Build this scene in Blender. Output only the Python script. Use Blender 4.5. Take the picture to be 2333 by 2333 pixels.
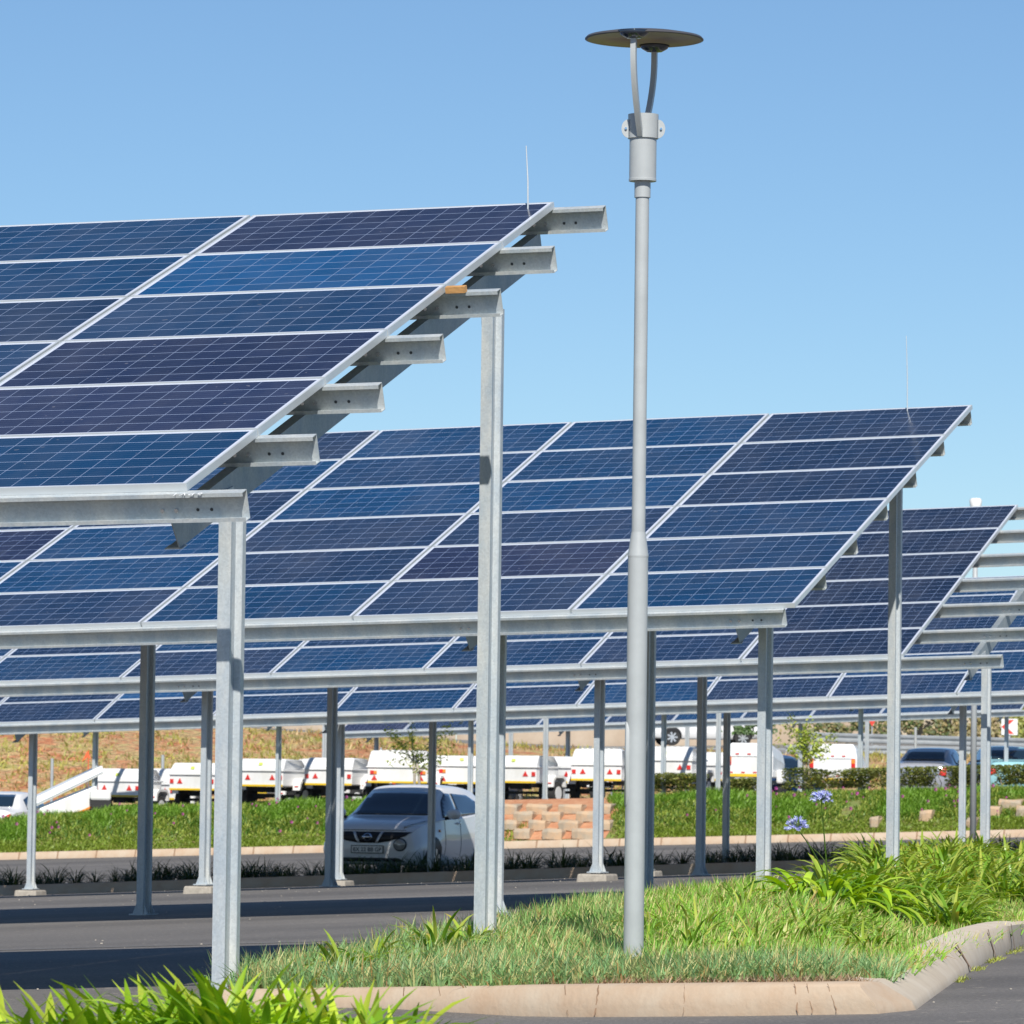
import bpy, bmesh, math, random
from mathutils import Vector, Matrix
from mathutils.bvhtree import BVHTree
R_ = math.radians
rnd = random.Random(7)
for o in list(bpy.data.objects): bpy.data.objects.remove(o)
sc = bpy.context.scene
C = sc.collection

# ---------------------------------------------------------------- camera
F_PX, PITCH, ROLL, W = 12078.95, R_(3.0), 0.013093, 2333.0
_f = Vector((0, math.cos(PITCH), math.sin(PITCH)))
_r = Vector((1, 0, 0)); _u = _r.cross(_f)
CR = _r*math.cos(ROLL) + _u*math.sin(ROLL)
CU = -_r*math.sin(ROLL) + _u*math.cos(ROLL)
CF = _f
cd = bpy.data.cameras.new('camera'); cam = bpy.data.objects.new('camera', cd); C.objects.link(cam)
cd.sensor_width = 36.0; cd.sensor_fit = 'HORIZONTAL'; cd.lens = 36.0*F_PX/W
cd.clip_start = 0.5; cd.clip_end = 5000
cam.matrix_world = Matrix(((CR.x, CU.x, -CF.x, 0), (CR.y, CU.y, -CF.y, 0), (CR.z, CU.z, -CF.z, 0), (0, 0, 0, 1)))
cd.dof.use_dof = True; cd.dof.focus_distance = 31.0; cd.dof.aperture_fstop = 15.0
sc.camera = cam

# ---------------------------------------------------------------- sky, sun, exposure
TO_SUN = Vector((0.06, -1.0, 0.93)).normalized()
SUN_EL = math.asin(TO_SUN.z); SUN_AZ = math.atan2(TO_SUN.x, TO_SUN.y)
wd = bpy.data.worlds.new("World"); sc.world = wd; wd.use_nodes = True
nt = wd.node_tree; nt.nodes.clear()
sky = nt.nodes.new('ShaderNodeTexSky'); sky.sky_type = 'NISHITA'; sky.sun_disc = False
sky.sun_elevation = SUN_EL; sky.sun_rotation = SUN_AZ
sky.air_density = 1.0; sky.dust_density = 0.0; sky.ozone_density = 5.0; sky.altitude = 1500
bg = nt.nodes.new('ShaderNodeBackground'); bg.inputs['Strength'].default_value = 0.088
wo = nt.nodes.new('ShaderNodeOutputWorld')
tint = nt.nodes.new('ShaderNodeMix'); tint.data_type = 'RGBA'; tint.blend_type = 'MULTIPLY'; tint.inputs[0].default_value = 1.0
tint.inputs[7].default_value = (.86, .935, .965, 1)
nt.links.new(sky.outputs[0], tint.inputs[6]); nt.links.new(tint.outputs[2], bg.inputs[0]); nt.links.new(bg.outputs[0], wo.inputs[0])
sl = bpy.data.lights.new('sun', 'SUN'); sl.energy = 4.9; sl.angle = R_(0.53); sl.color = (1.0, 0.955, 0.88)
so = bpy.data.objects.new('sun', sl); C.objects.link(so)
so.rotation_euler = (-TO_SUN).to_track_quat('-Z', 'Y').to_euler()
so.location = (5, -10, 30)
sc.view_settings.view_transform = 'Standard'; sc.view_settings.look = 'None'
sc.view_settings.exposure = 0.2; sc.view_settings.gamma = 1.0
sc.render.resolution_x = 1024; sc.render.resolution_y = 1024

# ---------------------------------------------------------------- layout helpers (measured places -> world points)
TH = 0.34
UH = Vector((math.cos(TH), -math.sin(TH), 0)); NH = Vector((math.sin(TH), math.cos(TH), 0))
def ray(px, py): return CF + CR*((px-W/2)/F_PX) - CU*((py-W/2)/F_PX)
def at_d(px, py, d):
    D = ray(px, py); return D*(d/D.y)
def at_w(px, py, w):
    D = ray(px, py); return D*(w/D.dot(NH))
def lerp(x, xs, ys):
    if x <= xs[0]: return ys[0]
    for i in range(1, len(xs)):
        if x <= xs[i]:
            t = (x-xs[i-1])/(xs[i]-xs[i-1]); return ys[i-1] + t*(ys[i]-ys[i-1])
    return ys[-1]
ZW = [0, 20, 24, 26, 43, 60, 64, 77, 84]
ZZ = [-.80, -.72, -.685, -.57, -.34, -.13, -.10, -.12, -.10]
def dip(q): return min(max((-51.0-q)/9.0, 0), 1.3)*.62
def H(x, y):
    q = x*UH.x + y*UH.y; w = x*NH.x + y*NH.y
    if w <= 84:
        zl = lerp(w, ZW, ZZ)
        if w > 23.5 and w < 66:
            xc = lerp(y, [22, 25, 37, 60], [.5, .6, 2.4, 6.0])
            t = min(max((x-xc)/.8+.5, 0), 1)
            lo = lerp(w, [23.5, 38, 60, 66], [-.69, -.68, -.20, -.10])
            zl = zl + (min(lo, zl)-zl)*t
        return .047*q + zl
    a = .047*q - .10; b = .037*q + .16; c = .032*q + 1.08 - dip(q)
    if w <= 115: return a + (b-a)*(w-84)/31
    if w <= 115.35: return b
    if w <= 118: return b + (c-b)*(w-115.35)/2.65
    return c
def Hw(q, w):
    p = UH*q + NH*w; return H(p.x, p.y)
def P3(q, w, dz=0.0):
    p = UH*q + NH*w; return Vector((p.x, p.y, H(p.x, p.y)+dz))
def q_of(px, w):
    p = at_w(px, 1900, w); return p.dot(UH)
def ground_at(px, py, dz=0.0):
    D = ray(px, py); t = 8.0
    while t < 160:
        p = D*t
        if p.z < H(p.x, p.y)+dz: return p
        t += .02
    return D*160

# ---------------------------------------------------------------- object helpers
def tag(o, label=None, cat=None, group=None, kind=None):
    if label: o['label'] = label
    if cat: o['category'] = cat
    if group: o['group'] = group
    if kind: o['kind'] = kind
    return o
def empty(name, loc, rz=0.0, label=None, cat=None, group=None):
    o = bpy.data.objects.new(name, None); C.objects.link(o)
    o.empty_display_size = .2
    o.location = loc; o.rotation_euler = (0, 0, rz)
    return tag(o, label, cat, group)
class MB:
    def __init__(s): s.v = []; s.f = []; s.c = []; s.m = []; s.smooth = False
    def add(s, vs, fs, col=None, mi=0):
        b = len(s.v); s.v += [tuple(p) for p in vs]; s.f += [tuple(b+i for i in f) for f in fs]
        s.m += [mi]*len(fs)
        if col is not None: s.c += [col]*len(vs)
        return s
    def box(s, a, b, mi=0):
        (x0, y0, z0), (x1, y1, z1) = a, b
        vs = [(x0,y0,z0),(x1,y0,z0),(x1,y1,z0),(x0,y1,z0),(x0,y0,z1),(x1,y0,z1),(x1,y1,z1),(x0,y1,z1)]
        return s.add(vs, [(0,3,2,1),(4,5,6,7),(0,1,5,4),(1,2,6,5),(2,3,7,6),(3,0,4,7)], mi=mi)
    def hexa(s, vs, mi=0):
        return s.add(vs, [(0,3,2,1),(4,5,6,7),(0,1,5,4),(1,2,6,5),(2,3,7,6),(3,0,4,7)], mi=mi)
    def prism(s, prof, A, B, ex, ey, mi=0):
        "closed 2-D profile swept from A to B; ex, ey span the profile"
        n = len(prof)
        vs = [A+ex*p[0]+ey*p[1] for p in prof] + [B+ex*p[0]+ey*p[1] for p in prof]
        fs = [(i, (i+1) % n, n+(i+1) % n, n+i) for i in range(n)]
        fs += [tuple(range(n-1, -1, -1)), tuple(range(n, 2*n))]
        return s.add(vs, fs, mi=mi)
    def tube(s, pts, rads, n=12, cap=True, mi=0):
        pts = [Vector(p) for p in pts]; vs = []; fs = []
        if not isinstance(rads, (list, tuple)): rads = [rads]*len(pts)
        for i, p in enumerate(pts):
            d = (pts[min(i+1, len(pts)-1)]-pts[max(i-1, 0)]).normalized()
            a = d.orthogonal().normalized() if abs(d.z) < .9 else (Vector((1,0,0))-d*d.x).normalized()
            b = d.cross(a)
            for k in range(n):
                t = 2*math.pi*k/n; vs.append(p+(a*math.cos(t)+b*math.sin(t))*rads[i])
        for i in range(len(pts)-1):
            for k in range(n):
                k2 = (k+1) % n; fs.append((i*n+k, i*n+k2, (i+1)*n+k2, (i+1)*n+k))
        if cap:
            fs.append(tuple(range(n-1, -1, -1))); fs.append(tuple((len(pts)-1)*n+k for k in range(n)))
        return s.add(vs, fs, mi=mi)
    def lathe(s, prof, n=48, c=(0,0,0), mi=0):
        "profile of (radius, z)"
        vs = []; fs = []; c = Vector(c)
        for r, z in prof:
            for k in range(n):
                t = 2*math.pi*k/n; vs.append(c+Vector((r*math.cos(t), r*math.sin(t), z)))
        for i in range(len(prof)-1):
            for k in range(n):
                k2 = (k+1) % n; fs.append((i*n+k, i*n+k2, (i+1)*n+k2, (i+1)*n+k))
        return s.add(vs, fs, mi=mi)
    def build(s, name, mat, parent=None, smooth=False, loc=None, bevel=0, angle=None):
        me = bpy.data.meshes.new(name); me.from_pydata(s.v, [], s.f)
        for m in (mat if isinstance(mat, (list, tuple)) else [mat]): me.materials.append(m)
        if any(s.m): me.polygons.foreach_set('material_index', s.m)
        if s.c:
            ca = me.color_attributes.new('Col', 'FLOAT_COLOR', 'POINT')
            ca.data.foreach_set('color', [x for c in s.c for x in (c[0], c[1], c[2], 1.0)])
        if smooth: me.polygons.foreach_set('use_smooth', [True]*len(s.f))
        me.update()
        o = bpy.data.objects.new(name, me); C.objects.link(o)
        if parent: o.parent = parent
        if loc is not None: o.location = loc
        if bevel:
            b = o.modifiers.new('bevel', 'BEVEL'); b.width = bevel; b.segments = 2; b.limit_method = 'ANGLE'
        if smooth and angle:
            bm = bmesh.new(); bm.from_mesh(me)
            for e in bm.edges:
                if len(e.link_faces) == 2 and e.calc_face_angle(0) > angle: e.smooth = False
            bm.to_mesh(me); bm.free()
        return o
def local(P, loc): return Vector(P)-Vector(loc)
def kids(o): return [c for c in bpy.data.objects if c.parent == o]
def copy_tree(o, parent=None, ch=None):
    c = o.copy(); C.objects.link(c); c.parent = parent
    for k in kids(o): copy_tree(k, c)
    return c

# ---------------------------------------------------------------- materials
def newmat(name):
    m = bpy.data.materials.new(name); m.use_nodes = True
    return m, m.node_tree, m.node_tree.nodes['Principled BSDF']
def N(t, typ, **kw):
    n = t.nodes.new(typ)
    for k, v in kw.items():
        if k.startswith('i_'): n.inputs[int(k[2:])].default_value = v
        else: setattr(n, k, v)
    return n
def col4(c): return (c[0], c[1], c[2], 1)
def mat(name, col, rough=.5, metal=0, noise=0, nscale=8, spec=.5, bump=0, bscale=40, col2=None, coat=0, ramp=(.35, .65), stretch=None, trans=0):
    m, t, b = newmat(name)
    b.inputs['Base Color'].default_value = col4(col); b.inputs['Roughness'].default_value = rough
    b.inputs['Metallic'].default_value = metal; b.inputs['Specular IOR Level'].default_value = spec
    b.inputs['Coat Weight'].default_value = coat
    tc = N(t, 'ShaderNodeTexCoord')
    src = tc.outputs['Object']
    if stretch:
        mp = N(t, 'ShaderNodeMapping'); mp.inputs['Scale'].default_value = stretch
        t.links.new(src, mp.inputs[0]); src = mp.outputs[0]
    if noise or col2:
        nz = N(t, 'ShaderNodeTexNoise'); nz.inputs['Scale'].default_value = nscale; nz.inputs['Detail'].default_value = 8
        nz.inputs['Roughness'].default_value = .65
        t.links.new(src, nz.inputs['Vector'])
        cr = N(t, 'ShaderNodeValToRGB'); t.links.new(nz.outputs[0], cr.inputs[0])
        c2 = col2 if col2 else tuple(x*(1-noise) for x in col)
        cr.color_ramp.elements[0].position = ramp[0]; cr.color_ramp.elements[1].position = ramp[1]
        cr.color_ramp.elements[0].color = col4(c2); cr.color_ramp.elements[1].color = col4(col)
        t.links.new(cr.outputs[0], b.inputs['Base Color'])
    if bump:
        n2 = N(t, 'ShaderNodeTexNoise'); n2.inputs['Scale'].default_value = bscale; n2.inputs['Detail'].default_value = 6
        t.links.new(src, n2.inputs['Vector'])
        bp = N(t, 'ShaderNodeBump'); bp.inputs['Strength'].default_value = bump; bp.inputs['Distance'].default_value = .01
        t.links.new(n2.outputs[0], bp.inputs['Height']); t.links.new(bp.outputs[0], b.inputs['Normal'])
    return m
def leafmat(name, rough=.45, tr=.35, spec=.4):
    m, t, b = newmat(name)
    at = N(t, 'ShaderNodeAttribute', attribute_name='Col')
    t.links.new(at.outputs['Color'], b.inputs['Base Color'])
    b.inputs['Roughness'].default_value = rough; b.inputs['Specular IOR Level'].default_value = spec
    tl = N(t, 'ShaderNodeBsdfTranslucent')
    hs = N(t, 'ShaderNodeHueSaturation'); hs.inputs['Saturation'].default_value = 1.15; hs.inputs['Value'].default_value = 1.2
    t.links.new(at.outputs['Color'], hs.inputs['Color']); t.links.new(hs.outputs[0], tl.inputs[0])
    mx = N(t, 'ShaderNodeMixShader'); mx.inputs[0].default_value = tr
    t.links.new(b.outputs[0], mx.inputs[1]); t.links.new(tl.outputs[0], mx.inputs[2])
    t.links.new(mx.outputs[0], t.nodes['Material Output'].inputs[0])
    return m
M = {}
def galv(name, base=(.54, .565, .56), blue=(.41, .47, .51), amt=.5, rough=.45, metal=.22):
    m, t, b = newmat(name)
    tc = N(t, 'ShaderNodeTexCoord'); mp = N(t, 'ShaderNodeMapping'); mp.inputs['Scale'].default_value = (1, 1, .35)
    t.links.new(tc.outputs['Object'], mp.inputs[0])
    n1 = N(t, 'ShaderNodeTexNoise'); n1.inputs['Scale'].default_value = 5.5; n1.inputs['Detail'].default_value = 7; n1.inputs['Roughness'].default_value = .7
    t.links.new(mp.outputs[0], n1.inputs['Vector'])
    cr = N(t, 'ShaderNodeValToRGB'); t.links.new(n1.outputs[0], cr.inputs[0])
    cr.color_ramp.elements[0].position = .36; cr.color_ramp.elements[1].position = .36+.34*amt+.06
    cr.color_ramp.elements[0].color = col4(blue); cr.color_ramp.elements[1].color = col4(base)
    vo = N(t, 'ShaderNodeTexVoronoi'); vo.inputs['Scale'].default_value = 95
    t.links.new(tc.outputs['Object'], vo.inputs['Vector'])
    sep = N(t, 'ShaderNodeSeparateColor'); t.links.new(vo.outputs['Color'], sep.inputs[0])
    mr = N(t, 'ShaderNodeMapRange'); mr.inputs[3].default_value = .92; mr.inputs[4].default_value = 1.08
    t.links.new(sep.outputs[0], mr.inputs[0])
    mx = N(t, 'ShaderNodeMix', data_type='RGBA', blend_type='MULTIPLY'); mx.inputs[0].default_value = 1
    t.links.new(cr.outputs[0], mx.inputs[6]); t.links.new(mr.outputs[0], mx.inputs[7])
    t.links.new(mx.outputs[2], b.inputs['Base Color'])
    n3 = N(t, 'ShaderNodeMapRange'); n3.inputs[3].default_value = rough-.08; n3.inputs[4].default_value = rough+.14
    t.links.new(n1.outputs[0], n3.inputs[0]); t.links.new(n3.outputs[0], b.inputs['Roughness'])
    b.inputs['Metallic'].default_value = metal
    return m
M['galv'] = galv('galvanised_steel')
M['galv_post'] = galv('galvanised_post', base=(.56, .575, .56), blue=(.37, .43, .48), metal=.2, rough=.42, amt=.8)
M['galv_dark'] = galv('galvanised_steel_shaded', base=(.34, .37, .38), blue=(.22, .27, .31), metal=.3)  # darker steel; on rafters the shade under the panels is in the colour
M['alu'] = mat('anodised_frame', (.60, .64, .66), .35, .25, noise=.06, nscale=3)
M['plate_hole'] = mat('bolt_hole_dark', (.04, .045, .05), .6)
M['bolt'] = mat('zinc_bolt', (.75, .77, .78), .25, .9)
M['chalk'] = mat('chalk_white', (.85, .87, .9), .9)
M['back'] = mat('panel_backsheet', (.62, .63, .65), .6)
M['wood'] = mat('raw_wood', (.62, .33, .12), .7, noise=.35, nscale=6, stretch=(1, 12, 12))
M['lamp'] = mat('lamp_grey_paint', (.42, .445, .45), .38, .0, noise=.12, nscale=5, spec=.6, bump=.06, bscale=260)
M['lampdk'] = mat('lamp_dark_metal', (.16, .165, .17), .4, .3)
M['disc_top'] = mat('lamp_disc_top', (.10, .10, .11), .4, .3)
M['disc_under'] = mat('lamp_reflector_bronze', (.36, .29, .21), .45, .3)
M['glassdark'] = mat('lamp_glass', (.02, .03, .05), .05, 0, spec=.9)
M['concrete'] = mat('footing_concrete', (.42, .38, .32), .9, noise=.3, nscale=12, bump=.5)

def asphalt(name, a, b_, big=.18):
    m, t, b = newmat(name)
    g = N(t, 'ShaderNodeNewGeometry')
    n1 = N(t, 'ShaderNodeTexNoise'); n1.inputs['Scale'].default_value = big; n1.inputs['Detail'].default_value = 9; n1.inputs['Roughness'].default_value = .6
    mp = N(t, 'ShaderNodeMapping'); mp.inputs['Rotation'].default_value = (0, 0, TH); mp.inputs['Scale'].default_value = (.35, 1.6, 1)
    t.links.new(g.outputs['Position'], mp.inputs[0]); t.links.new(mp.outputs[0], n1.inputs['Vector'])
    cr = N(t, 'ShaderNodeValToRGB'); t.links.new(n1.outputs[0], cr.inputs[0])
    cr.color_ramp.elements[0].position = .35; cr.color_ramp.elements[1].position = .68
    cr.color_ramp.elements[0].color = col4(a); cr.color_ramp.elements[1].color = col4(b_)
    n2 = N(t, 'ShaderNodeTexNoise'); n2.inputs['Scale'].default_value = 60; n2.inputs['Detail'].default_value = 4
    t.links.new(g.outputs['Position'], n2.inputs['Vector'])
    mr = N(t, 'ShaderNodeMapRange'); mr.inputs[1].default_value = .3; mr.inputs[2].default_value = .7; mr.inputs[3].default_value = .60; mr.inputs[4].default_value = 1.40
    t.links.new(n2.outputs[0], mr.inputs[0])
    mx = N(t, 'ShaderNodeMix', data_type='RGBA', blend_type='MULTIPLY'); mx.inputs[0].default_value = 1
    t.links.new(cr.outputs[0], mx.inputs[6]); t.links.new(mr.outputs[0], mx.inputs[7])
    n3 = N(t, 'ShaderNodeTexNoise'); n3.inputs['Scale'].default_value = 14; n3.inputs['Detail'].default_value = 2
    t.links.new(g.outputs['Position'], n3.inputs['Vector'])
    c3 = N(t, 'ShaderNodeValToRGB'); c3.color_ramp.elements[0].position = .69; c3.color_ramp.elements[1].position = .72
    t.links.new(n3.outputs[0], c3.inputs[0])
    m2 = N(t, 'ShaderNodeMix', data_type='RGBA'); t.links.new(c3.outputs[0], m2.inputs[0])
    t.links.new(mx.outputs[2], m2.inputs[6]); m2.inputs[7].default_value = (.34, .30, .25, 1)
    t.links.new(m2.outputs[2], b.inputs['Base Color'])
    b.inputs['Roughness'].default_value = .82
    bp = N(t, 'ShaderNodeBump'); bp.inputs['Strength'].default_value = .5; bp.inputs['Distance'].default_value = .006
    t.links.new(n2.outputs[0], bp.inputs['Height']); t.links.new(bp.outputs[0], b.inputs['Normal'])
    return m
M['asphalt'] = asphalt('asphalt', (.105, .097, .090), (.180, .166, .152))
M['kerb'] = mat('kerb_concrete', (.51, .415, .31), .88, noise=.0, nscale=2.6, bump=.35, bscale=30, col2=(.46, .32, .21), ramp=(.32, .66))
M['kerbg'] = mat('kerb_concrete_grey', (.64, .56, .45), .88, nscale=1.6, bump=.08, bscale=12, col2=(.52, .43, .32), ramp=(.3, .7))
M['crack'] = mat('kerb_joint', (.30, .19, .12), .95)
M['soil'] = mat('soil', (.30, .19, .11), .95, nscale=9, bump=.8, bscale=30, col2=(.18, .11, .06))
M['redsoil'] = mat('red_soil', (.54, .29, .16), .95, nscale=4, bump=.6, bscale=20, col2=(.42, .17, .085))
M['bankturf'] = mat('bank_turf', (.16, .22, .05), .95, nscale=3, bump=.8, bscale=12, col2=(.22, .15, .07), ramp=(.35, .6))
M['block'] = mat('retaining_block', (.50, .35, .22), .9, nscale=3, bump=.8, bscale=24, col2=(.38, .32, .24), ramp=(.4, .58))
M['leaf'] = leafmat('leaves')
M['glossleaf'] = leafmat('strap_leaves', rough=.28, tr=.3, spec=.5)
M['bark'] = mat('bark', (.50, .44, .36), .9, noise=.4, nscale=20)
M['paint_line'] = mat('road_paint_worn', (.17, .17, .17), .8, nscale=6, col2=(.11, .11, .11), ramp=(.4, .55))
M['white'] = mat('white_vehicle_paint', (.80, .80, .80), .28, coat=.6, noise=.04, nscale=2)
M['trailer'] = mat('trailer_white_gelcoat', (.80, .80, .79), .38, coat=.2, nscale=2.2, col2=(.68, .67, .63), ramp=(.3, .55), stretch=(1, 1, .4))
M['black'] = mat('black_plastic', (.015, .015, .017), .5)
M['tyre'] = mat('tyre_rubber', (.03, .03, .03), .85)
M['rim'] = mat('rim_silver', (.62, .63, .65), .3, .6)
M['chrome'] = mat('chrome', (.75, .76, .78), .12, 1)
M['red'] = mat('red_reflector', (.62, .025, .02), .25, coat=.5)
M['orange'] = mat('amber_lens', (.8, .25, .03), .25, coat=.5)
M['yellow'] = mat('yellow_tape', (.75, .50, .02), .5)
M['sticker'] = mat('lime_sticker', (.52, .60, .12), .5)
M['glass'] = mat('car_glass', (.012, .025, .04), .06, 0, spec=.9, coat=1)
M['lens'] = mat('headlamp_lens', (.42, .42, .40), .08, .2, coat=1)
M['platew'] = mat('number_plate_white', (.70, .70, .68), .4)
M['platei'] = mat('number_plate_ink', (.03, .04, .05), .5)
M['navy'] = mat('navy_shade_car_paint', (.015, .05, .16), .22, .3, coat=1)  # navy; on the roof between the trailers it stands for canopy shade
M['silverp'] = mat('silver_car_paint', (.52, .54, .60), .25, .5, coat=.8)
M['teal'] = mat('pale_turquoise_paint', (.30, .56, .60), .25, coat=.8)
M['tarblue'] = mat('shade_blue_roof', (.03, .06, .12), .4, coat=.3)  # shade on a car roof put into its paint colour
M['wall'] = mat('cast_wall', (.52, .42, .32), .9, nscale=.9, bump=.2, bscale=8, col2=(.44, .34, .25))
M['wallpale'] = mat('pale_cast_wall', (.62, .55, .44), .9, nscale=.9, bump=.2, bscale=8, col2=(.52, .44, .33))
M['rail'] = mat('guardrail_steel', (.50, .52, .52), .5, .3, noise=.2, nscale=2)
M['signw'] = mat('sign_white', (.80, .80, .78), .5)
M['signr'] = mat('sign_red', (.70, .05, .03), .5)
M['flag'] = mat('orange_flag', (.85, .13, .04), .7)

def drygrass():
    m, t, b = newmat('dry_grass_slope')
    g = N(t, 'ShaderNodeNewGeometry')
    n1 = N(t, 'ShaderNodeTexNoise'); n1.inputs['Scale'].default_value = .8; n1.inputs['Detail'].default_value = 10; n1.inputs['Roughness'].default_value = .78
    t.links.new(g.outputs['Position'], n1.inputs['Vector'])
    cr = N(t, 'ShaderNodeValToRGB'); t.links.new(n1.outputs[0], cr.inputs[0])
    e = cr.color_ramp.elements; e[0].position = .42; e[0].color = (.58, .22, .10, 1); e[1].position = .66; e[1].color = (.36, .36, .09, 1)
    a = e.new(.48); a.color = (.60, .33, .17, 1); a = e.new(.55); a.color = (.58, .44, .20, 1)
    n2 = N(t, 'ShaderNodeTexNoise'); n2.inputs['Scale'].default_value = 6; n2.inputs['Detail'].default_value = 6
    t.links.new(g.outputs['Position'], n2.inputs['Vector'])
    mr = N(t, 'ShaderNodeMapRange'); mr.inputs[1].default_value = .3; mr.inputs[2].default_value = .7; mr.inputs[3].default_value = .7; mr.inputs[4].default_value = 1.3
    t.links.new(n2.outputs[0], mr.inputs[0])
    mx = N(t, 'ShaderNodeMix', data_type='RGBA', blend_type='MULTIPLY'); mx.inputs[0].default_value = 1
    t.links.new(cr.outputs[0], mx.inputs[6]); t.links.new(mr.outputs[0], mx.inputs[7])
    t.links.new(mx.outputs[2], b.inputs['Base Color']); b.inputs['Roughness'].default_value = .95
    bp = N(t, 'ShaderNodeBump'); bp.inputs['Strength'].default_value = 1; bp.inputs['Distance'].default_value = .35
    t.links.new(n2.outputs[0], bp.inputs['Height']); t.links.new(bp.outputs[0], b.inputs['Normal'])
    return m
M['drygrass'] = drygrass()

def cellmat():
    "poly-crystalline cells: 12 x 6 grid with pale gaps, tone from the object's colour"
    m, t, b = newmat('solar_cells')
    tc = N(t, 'ShaderNodeTexCoord'); sp = N(t, 'ShaderNodeSeparateXYZ'); t.links.new(tc.outputs['Object'], sp.inputs[0])
    def mth(op, a, bb=None, c=None):
        n = N(t, 'ShaderNodeMath', operation=op)
        for i, x in enumerate((a, bb, c)):
            if x is None: continue
            if isinstance(x, (int, float)): n.inputs[i].default_value = x
            else: t.links.new(x, n.inputs[i])
        return n.outputs[0]
    ax = mth('DIVIDE', mth('ADD', sp.outputs[0], 1.956-.03), .158)      # cells along the long side
    ay = mth('DIVIDE', mth('SUBTRACT', sp.outputs[1], .028), .156)
    def line(v, half):
        f = mth('FRACT', v); d = mth('ABSOLUTE', mth('SUBTRACT', f, .5)); return mth('GREATER_THAN', d, .5-half)
    lx = line(ax, .010); ly = line(ay, .019)
    bus = line(mth('MULTIPLY', ay, 4), .04)
    ox = mth('ADD', mth('LESS_THAN', ax, 0.0), mth('GREATER_THAN', ax, 12.0))
    oy = mth('ADD', mth('LESS_THAN', ay, 0.0), mth('GREATER_THAN', ay, 6.0))
    edge = mth('MINIMUM', mth('ADD', ox, oy), 1.0)
    gap = mth('MAXIMUM', lx, ly)
    oi = N(t, 'ShaderNodeObjectInfo')
    # crystal flicker per cell
    wn = N(t, 'ShaderNodeTexWhiteNoise', noise_dimensions='4D')
    cb = N(t, 'ShaderNodeCombineXYZ'); t.links.new(mth('FLOOR', ax), cb.inputs[0]); t.links.new(mth('FLOOR', ay), cb.inputs[1])
    t.links.new(cb.outputs[0], wn.inputs['Vector']); t.links.new(oi.outputs['Random'], wn.inputs['W'])
    mr = N(t, 'ShaderNodeMapRange'); mr.inputs[3].default_value = .88; mr.inputs[4].default_value = 1.12; t.links.new(wn.outputs['Value'], mr.inputs[0])
    mx = N(t, 'ShaderNodeMix', data_type='RGBA', blend_type='MULTIPLY'); mx.inputs[0].default_value = 1
    t.links.new(oi.outputs['Color'], mx.inputs[6]); t.links.new(mr.outputs[0], mx.inputs[7])
    m1 = N(t, 'ShaderNodeMix', data_type='RGBA'); t.links.new(mth('MULTIPLY', bus, .09), m1.inputs[0]); t.links.new(mx.outputs[2], m1.inputs[6]); m1.inputs[7].default_value = (.35, .42, .58, 1)
    m2 = N(t, 'ShaderNodeMix', data_type='RGBA'); t.links.new(mth('MULTIPLY', gap, .8), m2.inputs[0]); t.links.new(m1.outputs[2], m2.inputs[6]); m2.inputs[7].default_value = (.34, .42, .60, 1)
    m3 = N(t, 'ShaderNodeMix', data_type='RGBA'); t.links.new(edge, m3.inputs[0]); t.links.new(m2.outputs[2], m3.inputs[6]); m3.inputs[7].default_value = (.58, .62, .72, 1)
    dn = N(t, 'ShaderNodeTexNoise'); dn.inputs['Scale'].default_value = 1.3; dn.inputs['Detail'].default_value = 9; dn.inputs['Roughness'].default_value = .7
    dm = N(t, 'ShaderNodeMapping'); dm.inputs['Scale'].default_value = (1, .45, 1)
    dv = N(t, 'ShaderNodeVectorMath', operation='ADD'); t.links.new(tc.outputs['Object'], dv.inputs[0]); t.links.new(oi.outputs['Location'], dv.inputs[1])
    t.links.new(dv.outputs[0], dm.inputs[0]); t.links.new(dm.outputs[0], dn.inputs['Vector'])
    dr_ = N(t, 'ShaderNodeMapRange'); dr_.inputs[1].default_value = .42; dr_.inputs[2].default_value = .78; dr_.inputs[3].default_value = 0; dr_.inputs[4].default_value = .16
    t.links.new(dn.outputs[0], dr_.inputs[0])
    sp2 = N(t, 'ShaderNodeTexNoise'); sp2.inputs['Scale'].default_value = 22; sp2.inputs['Detail'].default_value = 1; t.links.new(dv.outputs[0], sp2.inputs['Vector'])
    sr = N(t, 'ShaderNodeMapRange'); sr.inputs[1].default_value = .765; sr.inputs[2].default_value = .79; t.links.new(sp2.outputs[0], sr.inputs[0])
    m4 = N(t, 'ShaderNodeMix', data_type='RGBA'); t.links.new(mth('MAXIMUM', dr_.outputs[0], mth('MULTIPLY', sr.outputs[0], .5)), m4.inputs[0]); t.links.new(m3.outputs[2], m4.inputs[6]); m4.inputs[7].default_value = (.22, .22, .25, 1)
    t.links.new(m4.outputs[2], b.inputs['Base Color'])
    b.inputs['Roughness'].default_value = .22; b.inputs['Specular IOR Level'].default_value = .12
    # dust and water marks
    nz = N(t, 'ShaderNodeTexNoise'); nz.inputs['Scale'].default_value = 2.2; nz.inputs['Detail'].default_value = 7
    t.links.new(tc.outputs['Object'], nz.inputs['Vector'])
    r2 = N(t, 'ShaderNodeMapRange'); r2.inputs[1].default_value = .35; r2.inputs[2].default_value = .75; r2.inputs[3].default_value = .16; r2.inputs[4].default_value = .34
    t.links.new(nz.outputs[0], r2.inputs[0]); t.links.new(r2.outputs[0], b.inputs['Roughness'])
    return m
M['cells'] = cellmat()

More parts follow.
